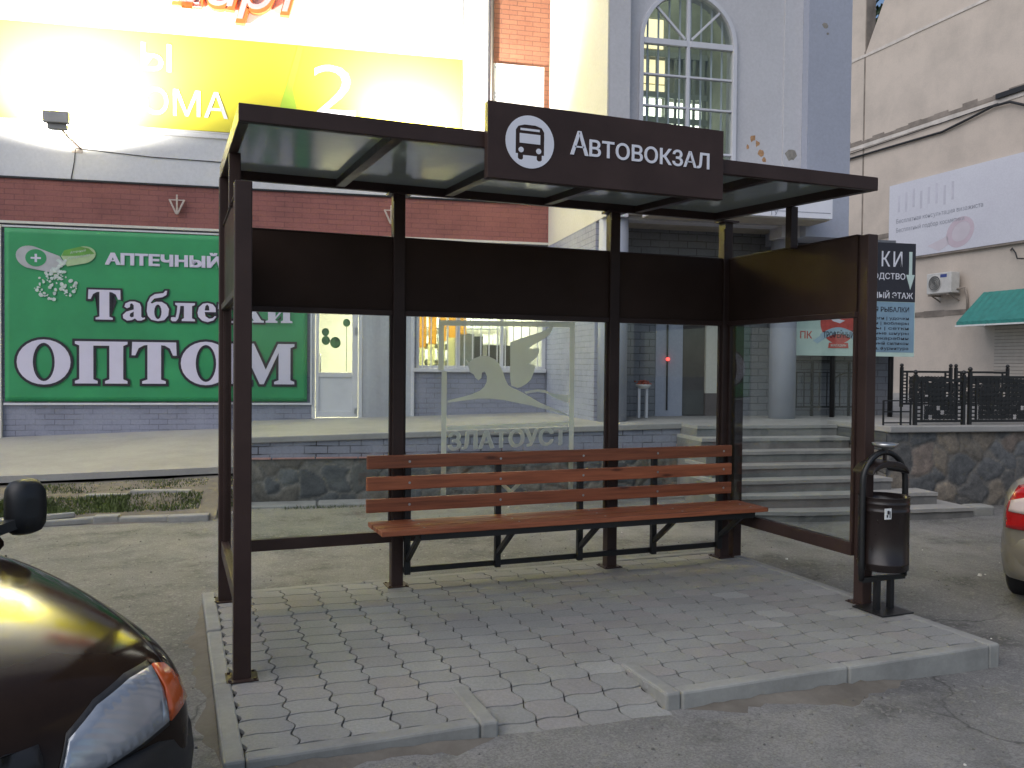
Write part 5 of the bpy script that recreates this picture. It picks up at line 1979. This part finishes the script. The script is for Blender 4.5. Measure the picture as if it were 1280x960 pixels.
MB().lathe([(.232, -.4225), (.232, -.4215)], (s0 + .29, 0, 3.95), 'y', 28).build('fan_well', M['furniture'], u_)
MB().box(s0 + .48, s0 + .70, -.424, -.4205, 4.10, 4.19).build('label', M['ac_blue'], u_)
for s_ in (s0 + .1, s1 - .1):
    b = MB().bar((s_, 0, 3.62), (s_, -.45, 3.62), .04, .05)
    b.bar((s_, 0, 3.45), (s_, -.3, 3.6), .03, .03)
    b.build('bracket', M['seam'], ac)
b = MB()
b.tube([(s1 - .02, -.2, 3.75), (s1 + .15, -.08, 3.8), (s1 + .2, -.04, 3.5), (s1 + .22, -.04, 2.75)], .03, 8)
b.build('pipe', M['seam'], ac)
ws = thing('white_billboard', 'faded white billboard with pale pink lips and grey lettering on the beige wall', 'billboard', (-6.9, 0, 4.8), 'R')
q0 = yy(15.9)
b = MB().box(q0, 3.0, -.10, -.03, 4.86, 7.12)
shw = b.build('sheet', M['sheet_white'], ws)
b = MB().box(q0 - .02, 3.0, -.09, -.01, 4.80, 4.858)
b.build('frame', M['seam'], ws)
b = MB()
put_text(b, 'Бесплатная консультация визажиста', q0 + .30, -.103, 5.93, .13, width=3.05, extr=.001)
b.build('lettering', M['faint_ink'], shw)
b = MB()
put_text(b, 'Бесплатный подбор косметики', q0 + .30, -.103, 5.66, .13, width=2.45, extr=.001)
b.build('lettering', M['faint_ink'], shw)
b = MB()
for k in range(8):
    s_ = q0 + .35 + .28 * k
    zt_ = 6.75 + .06 * (k % 3)
    b.box(s_, s_ + .08, -.103, -.1005, zt_ - .48 - .1 * ((k * 3) % 4) / 3, zt_)
b.build('faded_stripes', M['faint_stripe'], shw)
b = MB()
b.prism(ell(q0 + 2.62, 5.35, .48, .40, 26, tilt=.5), -.103, -.1005, holes=[ell(q0 + 2.65, 5.36, .32, .25, 26, tilt=.5)])
b.build('faded_ring', M['faint_pink'], shw)
b = MB()
b.prism([(q0 + 1.5, 5.1), (q0 + 2.2, 5.3), (q0 + 2.25, 5.05), (q0 + 1.9, 4.9)], -.103, -.1005)
b.prism(ell(q0 + 2.65, 5.36, .315, .245, 26, tilt=.5), -.1025, -.1005)
b.build('faded_patch', M['faint_pink2'], shw)
cbt = thing('wall_cable', 'black cable sagging along the seam of the beige wall', 'cable', (-6, 0, 8.4), 'R')
b = MB()
b.tube([(yy(22), -.06, 8.4), (yy(17.7), -.06, 8.36), (yy(16.2), -.06, 8.34), (yy(14), -.06, 8.30), (yy(13), -.08, 8.44), (yy(12.3), -.1, 8.55), (yy(11.8), -.1, 8.52), (yy(11.3), -.1, 8.28), (yy(10), -.1, 7.9)], .035, 8)
b.tube([(yy(18), -.04, 8.52), (yy(15), -.04, 8.55), (yy(12.2), -.05, 8.60)], .015, 6)
b.box(yy(12.25), yy(11.2), -.09, -.03, 8.72, 8.85)
b.build('wire', M['cable'], cbt)
hk = thing('wall_hook', 'small black hook of wire under the billboard corner', 'hook', (-2.4, 0, 4.6), 'R')
b = MB().tube([(-2.75, -.02, 4.66), (-2.6, -.15, 4.68), (-2.5, -.15, 4.55), (-2.45, -.15, 4.4), (-2.3, -.1, 4.38)], .02, 6)
b.build('wire', M['cable'], hk)


# dark tree glimpsed beyond the panel building
def tree(x, y, h, crown, label):
    t = thing('tree', label, 'tree', (x, y, 0))
    b = MB()
    pts = [Vector((x + .15 * math.sin(k), y + .1 * math.cos(k * 1.3), h * .8 * k / 6)) for k in range(7)]
    for a, c, r0, r1 in [(pts[k], pts[k + 1], .28 - .035 * k, .25 - .035 * k) for k in range(6)]:
        b.tube([a, c], (r0 + r1) / 2, 10)
    for k in range(9):
        a = k * 2.4
        z = h * (.35 + .05 * k)
        p = Vector((x, y, z))
        q = p + Vector((math.cos(a), math.sin(a), .6)) * crown * .6
        b.tube([p, (p + q) / 2 + Vector((0, 0, .2)), q], .06, 6)
    b.build('trunk', M['bark'], t)
    b = MB()
    cl_ = []
    for _ in range(46):
        a, q, z = random.uniform(0, 2 * PI), crown * math.sqrt(random.random()), random.uniform(.3, 1.0)
        q *= math.sin(PI * (.25 + .7 * z)) + .1
        cl_.append((x + q * math.cos(a), y + q * math.sin(a), h * z, random.uniform(.45, .95)))
    for (cx_, cy_, cz_, cr) in cl_:
        for _ in range(110):
            d_ = Vector((random.gauss(0, 1), random.gauss(0, 1), random.gauss(0, .8)))
            p = Vector((cx_, cy_, cz_)) + d_ * cr * .55
            s_ = random.uniform(.09, .22)
            e1 = Vector((random.gauss(0, 1), random.gauss(0, 1), random.gauss(0, 1))).normalized()
            e2 = e1.cross(Vector((random.gauss(0, 1), random.gauss(0, 1), random.gauss(0, 1)))).normalized()
            b.add([p - e1 * s_, p + e2 * s_ * .5, p + e1 * s_, p - e2 * s_ * .5], [(0, 1, 2, 3)])
    b.build('crown', M['leaf'], t, fixn=False)


tree(25.6, 22.1, 19.0, 3.0, 'dark leafy tree seen in the gap beside the beige wall')


# ================================================================== CARS
def car(name, label, paint, base, heading, front_lens=True):
    t = thing(name, label, 'car', base, 'W', rotz=heading)
    # stations: x, half width, deck height, crown, sill height
    ST = [(-2.10, .60, .62, .00, .36), (-2.08, .70, .76, .01, .30), (-2.02, .775, .88, .02, .27), (-1.85, .815, .935, .03, .25), (-1.4, .835, .955, .03, .2), (-.8, .84, .945, .02, .19), (0, .84, .935, .02, .19),
          (.7, .838, .915, .02, .19), (1.05, .835, .895, .022, .2), (1.45, .825, .845, .03, .22), (1.75, .805, .792, .032, .25), (1.93, .775, .748, .03, .27), (2.02, .74, .690, .02, .28), (2.075, .69, .60, .01, .30), (2.10, .60, .50, 0, .34)]
    secs = []
    for (x, w, zd, cr, zs) in ST:
        rr = [(0, zd + cr), (.3, zd + cr * .92), (.6, zd + cr * .5), (.82, zd - .012), (.93, zd - .042), (.978, zd - .098), (1.0, zd - .21 * min(1, (zd - zs) / .5)), (.995, (zd + zs) * .47), (.975, zs + .07), (.93, zs), (.6, zs - .02), (0, zs - .02)]
        secs.append([(x - .10 * (f ** 2.2) * max(0, (abs(x) - 1.6) / .5) * (1 if x > 0 else -1) * (1 if q < 10 else .5), w * f, z) for q, (f, z) in enumerate(rr)])
    b = MB()
    allr = []
    for s_ in secs:
        right = [(x, -y, z) for (x, y, z) in s_[1:-1]][::-1]
        allr.append([b.bm.verts.new(p) for p in (s_ + right)])
    n = len(allr[0])
    for A, B in zip(allr, allr[1:]):
        for k in range(n):
            f = b.bm.faces.new((A[k], A[(k + 1) % n], B[(k + 1) % n], B[k]))
            f.smooth = True
    for ring in (allr[0][::-1], allr[-1]):
        f = b.bm.faces.new(ring)
        f.smooth = True
    body = b.build('body', paint, t, local=True)
    md = body.modifiers.new('sub', 'SUBSURF')
    md.levels = md.render_levels = 3
    bpy.context.view_layer.update()
    dg = bpy.context.evaluated_depsgraph_get()
    em_ = body.evaluated_get(dg).to_mesh()
    bvh = BVHTree.FromPolygons([v.co.copy() for v in em_.vertices], [tuple(p.vertices) for p in em_.polygons])
    body.evaluated_get(dg).to_mesh_clear()

    def patch(nm, poly, dirv, off, mat, parent, thick=.012, res=.025):
        """outline in the plane across dirv laid onto the body surface"""
        dv = Vector(dirv).normalized()
        tm = bmesh.new()
        if abs(dv.x) > .9:
            mk = lambda p: Vector((0, p[0], p[1]))
        elif abs(dv.y) > .9:
            mk = lambda p: Vector((p[0], 0, p[1]))
        else:
            mk = lambda p: Vector((p[0], p[1], 0))
        pts = []
        for k in range(len(poly)):
            a, c = Vector(poly[k]), Vector(poly[(k + 1) % len(poly)])
            m_ = max(1, int((c - a).length / res))
            pts += [a + (c - a) * i / m_ for i in range(m_)]
        vs = [tm.verts.new(mk(p)) for p in pts]
        f = tm.faces.new(vs)
        bmesh.ops.triangulate(tm, faces=[f])
        for _ in range(3):
            long_ = [e for e in tm.edges if e.calc_length() > res * 1.6]
            if not long_:
                break
            bmesh.ops.subdivide_edges(tm, edges=long_, cuts=1)
            bmesh.ops.triangulate(tm, faces=[f_ for f_ in tm.faces if len(f_.verts) > 3])
        for v in tm.verts:
            hit = bvh.ray_cast(v.co - dv * 5, dv)
            if hit[0] is not None:
                v.co = hit[0] + hit[1] * off
            else:
                nr = bvh.find_nearest(v.co - dv * 2.0)
                v.co = nr[0] + nr[1] * off
        for f_ in tm.faces:
            f_.smooth = True
        q = MB()
        q.bm.free()
        q.bm = tm
        o_ = q.build(nm, mat, parent, local=True, fixn=False)
        md_ = o_.modifiers.new('thick', 'SOLIDIFY')
        md_.thickness = thick
        md_.offset = 0
        return o_

    # greenhouse
    gh = MB()
    lev = [(.90, -1.45, .86, .755, .76), (1.12, -1.22, .58, .715, .70), (1.30, -1.0, .40, .655, .64), (1.375, -.82, .18, .56, .55)]
    rings = []
    for (z, xr, xf, w, w2) in lev:
        ring = []
        for (x, y) in ((xf + .06, 0), (xf + .03, w2 * .6), (xf - .08, w2 * .93), (xf - .35, w), (-.3, w + .01), (xr + .35, w), (xr + .06, w2 * .9), (xr - .03, w2 * .5), (xr - .04, 0)):
            ring.append((x, y, z))
        ring += [(x, -y, z_) for (x, y, z_) in ring[1:-1]][::-1]
        rings.append([gh.bm.verts.new(p) for p in ring])
    n = len(rings[0])
    for A, B in zip(rings, rings[1:]):
        for k in range(n):
            f = gh.bm.faces.new((A[k], A[(k + 1) % n], B[(k + 1) % n], B[k]))
            f.smooth = True
    gh.build('windows', M['car_glass'], t, local=True)
    rf = MB()
    r1 = [Vector((v.co if hasattr(v, 'co') else v)) for v in []]
    zr = lev[-1]
    ring = []
    for (x, y) in ((zr[2] + .08, 0), (zr[2] + .05, zr[4] * .6), (zr[2] - .06, zr[4] * .95), (zr[2] - .35, zr[3] + .02), (-.3, zr[3] + .03), (zr[1] + .3, zr[3] + .02), (zr[1] + .04, zr[4] * .92), (zr[1] - .05, zr[4] * .5), (zr[1] - .06, 0)):
        ring.append((x, y))
    full = ring + [(x, -y) for (x, y) in ring[1:-1]][::-1]
    A = [rf.bm.verts.new((x, y, zr[0] - .012)) for x, y in full]
    B = [rf.bm.verts.new((x * .97 - .01, y * .93, zr[0] + .025)) for x, y in full]
    Cc = [rf.bm.verts.new((x * .6 - .12, y * .55, zr[0] + .045)) for x, y in full]
    for P, Q in ((A, B), (B, Cc)):
        for k in range(n):
            rf.bm.faces.new((P[k], P[(k + 1) % n], Q[(k + 1) % n], Q[k])).smooth = True
    rf.bm.faces.new(Cc).smooth = True
    rf.bm.faces.new(A[::-1])
    rf.build('roof', paint, t, local=True)
    for s_ in (-1, 1):
        for pts in ([(.82, .70, .92), (.53, .665, 1.12), (.34, .61, 1.30), (.12, .53, 1.38)], [(-.28, .775, .93), (-.28, .73, 1.12), (-.3, .675, 1.3), (-.3, .585, 1.375)], [(-1.40, .70, .93), (-1.18, .665, 1.12), (-.96, .61, 1.30), (-.8, .53, 1.38)]):
            MB().tube([(x, s_ * (y + .005), z) for x, y, z in pts], .032, 8).build('pillar', paint, t, local=True)
    # wheels
    for (x, s_) in ((1.27, 1), (1.27, -1), (-1.22, 1), (-1.22, -1)):
        a = MB()
        y0 = s_ * .772
        a.lathe([(.20, -.085), (.27, -.09), (.285, -.07), (.288, 0), (.285, .07), (.27, .09), (.20, .085)], (x, y0, .288), 'y', 32)
        wh = a.build('wheel', M['tyre'], t, local=True)
        a = MB()
        a.lathe([(.19, 0), (.185, s_ * .03), (.14, s_ * .045), (.05, s_ * .05), (.03, s_ * .06)], (x, y0 + s_ * .062, .288), 'y', 28)
        a.build('rim', M['rim'], wh, local=True)
        a = MB()
        a.prism([(x + .335 * math.cos(PI * k / 20), .285 + .345 * math.sin(PI * k / 20)) for k in range(21)] + [(x - .335, .21), (x + .335, .21)], s_ * .60, s_ * .842)
        a.build('wheel_arch', M['rubber'], t, local=True)
    # front: lamps, indicators, grille, bumper
    for s_ in (1, -1):
        hl = [(.26, .565), (.30, .645), (.40, .690), (.52, .712), (.615, .715), (.615, .575), (.50, .555), (.36, .54)]
        patch('headlight', [(s_ * y, z) for y, z in hl], (-1, 0, 0), .006, M['lens'], t)
        patch('headlight_rim', [(s_ * y, z) for y, z in ((.24, .545), (.30, .66), (.40, .705), (.52, .727), (.622, .728), (.622, .56), (.50, .540), (.36, .525))], (-1, 0, 0), .001, M['rubber'], t, thick=.006)
        patch('indicator', [(s_ * y, z) for y, z in ((.624, .572), (.624, .716), (.665, .705), (.70, .66), (.715, .60))], (-1, 0, 0), .006, M['orange'], t)
    patch('grille', [(-.22, .60), (-.22, .66), (.22, .66), (.22, .60)], (-1, 0, 0), .006, M['rubber'], t)
    bp = MB()
    prof = []
    for k in range(-12, 13):
        y = .745 * k / 12
        x = 2.13 - .20 * (abs(y) / .745) ** 2.4
        prof.append((x, y))
    prof = [(1.66, -.838), (1.82, -.805)] + prof + [(1.82, .805), (1.66, .838)]
    rows = [(-.16, .555), (-.05, .545), (-.012, .53), (.0, .51), (.012, .44), (.0, .36), (-.05, .24), (-.12, .22)]
    vs = [(x + dx, y * (1 + dx * .15), z) for dx, z in rows for (x, y) in prof]
    m_ = len(prof)
    _, ff = bp.add(vs, [(j * m_ + i, j * m_ + i + 1, (j + 1) * m_ + i + 1, (j + 1) * m_ + i) for j in range(len(rows) - 1) for i in range(m_ - 1)])
    for f in ff:
        f.smooth = True
    o_ = bp.build('bumper', M['rubber'] if front_lens else paint, t, local=True, fixn=False)
    md_ = o_.modifiers.new('thick', 'SOLIDIFY')
    md_.thickness = .03
    md_.offset = 1
    bp = MB()
    prof2 = [(-x - .01, y) for x, y in prof]
    vs = [(x - dx, y * (1 + dx * .15), z + .02) for dx, z in rows for (x, y) in prof2]
    _, ff = bp.add(vs, [(j * m_ + i, j * m_ + i + 1, (j + 1) * m_ + i + 1, (j + 1) * m_ + i) for j in range(len(rows) - 1) for i in range(m_ - 1)])
    for f in ff:
        f.smooth = True
    o_ = bp.build('bumper', paint, t, local=True, fixn=False)
    md_ = o_.modifiers.new('thick', 'SOLIDIFY')
    md_.thickness = .03
    md_.offset = -1
    for s_ in (1, -1):
        tl = patch('taillight', [(s_ * y, z) for y, z in ((.42, .60), (.44, .86), (.60, .905), (.69, .87), (.745, .74), (.745, .60))], (1, 0, 0), .006, M['red_lens'], t)
        patch('reversing_light', [(s_ * y, z) for y, z in ((.46, .70), (.48, .79), (.62, .81), (.71, .78), (.725, .71))], (1, 0, 0), .016, M['pale_lens'], tl)
        # mirrors
        mm = MB()
        mm.lathe([(.03, -.06), (.075, -.05), (.088, 0), (.085, .03), (.07, .035)], (0, 0, 0), 'x', 20)
        for v in mm.bm.verts:
            y, z = v.co.y, v.co.z
            n4 = (abs(y) ** 4 + abs(z) ** 4) ** .25
            q4 = math.hypot(y, z) / n4 if n4 > 1e-6 else 1
            v.co = Vector((.60 - v.co.x * .9, s_ * (.925 + y * q4 * .85), 1.02 + z * q4 * 1.3))
        mm.bar((.62, s_ * .80, .945), (.62, s_ * .90, .97), .05, .04)
        mm.build('wing_mirror', M['rubber'], t, local=True)
        gp = []
        for k in range(13):
            x_ = .80 + 1.10 * k / 12
            h_ = bvh.ray_cast(Vector((x_, s_ * (.775 - .105 * (k / 12) ** 2), 3)), Vector((0, 0, -1)))
            gp.append(h_[0] + Vector((0, 0, .0005)))
        gl_ = MB().tube(gp, .004, 6)
        gl_.build('bonnet_gap', M['rubber'], t, local=True)
        dn = MB()
        dn.tube([(.62, s_ * .842, .30), (.62, s_ * .846, .60), (.62, s_ * .838, .84)], .004, 6)
        dn.tube([(-.36, s_ * .842, .30), (-.36, s_ * .846, .60), (-.36, s_ * .838, .84)], .004, 6)
        dn.box(-.30 if s_ > 0 else -.30, -.14, min(s_ * .84, s_ * .862), max(s_ * .84, s_ * .862), .70, .73)
        dn.box(.44, .60, min(s_ * .84, s_ * .862), max(s_ * .84, s_ * .862), .70, .73)
        dn.build('door_handle', M['rubber'], t, local=True)
    return t


HD = R(-55)
hx, hy = math.cos(HD), math.sin(HD)
lx, ly = -hy, hx
cornx, corny = -.329, -1.417
OX, OY = cornx - hx * 1.86 - lx * .70, corny - hy * 1.86 - ly * .70
car('dark_car', 'glossy dark brown car with an orange indicator and black wing mirror', M['car_dark'], (OX, OY, -.115), HD)
HD2 = R(25)
hx, hy = math.cos(HD2), math.sin(HD2)
lx, ly = -hy, hx
cornx, corny = 4.79, -.26
car('beige_car', 'beige metallic car with a red tail light near the stone wall', M['car_beige'], (cornx + hx * 2.0 - lx * .72, corny + hy * 2.0 - ly * .72, -.135), HD2, False)

# ------------------------------------------------------------------ small litter and stones on the asphalt
b = MB()
for _ in range(70):
    x, y = random.uniform(-2.5, 6.5), random.uniform(-2.6, 4.5)
    if -.3 < x < X1 + .25 and -1.15 < y < Y1 + .3:
        continue
    z = ground_z(x, y)
    r_ = random.choice([.006, .008, .012, .02])
    a0_ = random.uniform(0, 6)
    pts = [(x + r_ * random.uniform(.6, 1.3) * math.cos(a0_ + 2 * PI * k / 6), y + r_ * random.uniform(.6, 1.3) * math.sin(a0_ + 2 * PI * k / 6)) for k in range(6)]
    b.add([(p, q, z - .003) for p, q in pts] + [(x + (p - x) * .7, y + (q - y) * .7, z + r_ * .7) for p, q in pts], [(k, (k + 1) % 6, 6 + (k + 1) % 6, 6 + k) for k in range(6)] + [tuple(range(6, 12))])
tag(b.build('gravel', M['litter']), 'scattered pale stones and bits of litter on the asphalt', 'litter', kind='stuff')

b = MB()
for _ in range(1500):
    x, y = random.uniform(-1.6, 5.5), random.choice([random.uniform(-2.4, -.95), random.uniform(-2.4, 4.2)])
    if -.2 < x < X1 + .13 and -1.02 < y < Y1 + .13:
        continue
    z = ground_z(x, y)
    r_ = random.uniform(.003, .009)
    a0_ = random.uniform(0, 6)
    pts = [(x + r_ * random.uniform(.6, 1.3) * math.cos(a0_ + 2 * PI * k / 5), y + r_ * random.uniform(.6, 1.3) * math.sin(a0_ + 2 * PI * k / 5)) for k in range(5)]
    b.add([(p, q, z - .002) for p, q in pts] + [(x + (p - x) * .6, y + (q - y) * .6, z + r_ * .8) for p, q in pts], [(k, (k + 1) % 5, 5 + (k + 1) % 5, 5 + k) for k in range(5)] + [tuple(range(5, 10))])
tag(b.build('grit', plain('grit', (0.16, 0.155, 0.145), .9, var=.6, scale=3)), 'fine grey grit strewn over the asphalt', 'grit', kind='stuff')
b = MB()


def drift(x0, y0, x1, y1, w0, w1, h, side):
    L = math.hypot(x1 - x0, y1 - y0)
    n_ = max(4, int(L / .05))
    nx_, ny_ = -(y1 - y0) / L * side, (x1 - x0) / L * side
    rows_ = []
    for i in range(n_ + 1):
        t_ = i / n_
        x, y = x0 + (x1 - x0) * t_, y0 + (y1 - y0) * t_
        e = min(1, 6 * t_, 6 * (1 - t_))
        w_ = (w0 + (w1 - w0) * (.5 + .5 * math.sin(i * .37 + x0) * math.sin(i * .13))) * (.7 + .6 * random.random()) * max(.15, e)
        hh = h * (.4 + .6 * random.random()) * e
        rows_.append([(x + nx_ * q * w_, y + ny_ * q * w_, ground_z(x + nx_ * q * w_, y + ny_ * q * w_) + hh * f_ - .004 * q) for q, f_ in ((0, 1), (.35, .62), (.7, .25), (1, 0))])
    vs_ = [p for r_ in rows_ for p in r_]
    _, ff_ = b.add(vs_, [(4 * i + k, 4 * i + k + 1, 4 * i + k + 5, 4 * i + k + 4) for i in range(n_) for k in range(3)])
    for f_ in ff_:
        f_.smooth = True


drift(PX0 - .05, -.903, RX0 - .02, -.903, .05, .20, .022, -1)
drift(RX1 + .1, -.903, X1 - .6, -.903, .06, .26, .028, -1)
drift(PX0 - .083, -.8, PX0 - .083, Y1, .04, .14, .018, 1)
drift(X1 + .083, -.7, X1 + .083, Y1, .03, .12, .015, -1)
tag(b.build('dirt', M['soil']), 'loose brown dirt gathered along the foot of the kerbs', 'dirt', kind='stuff')
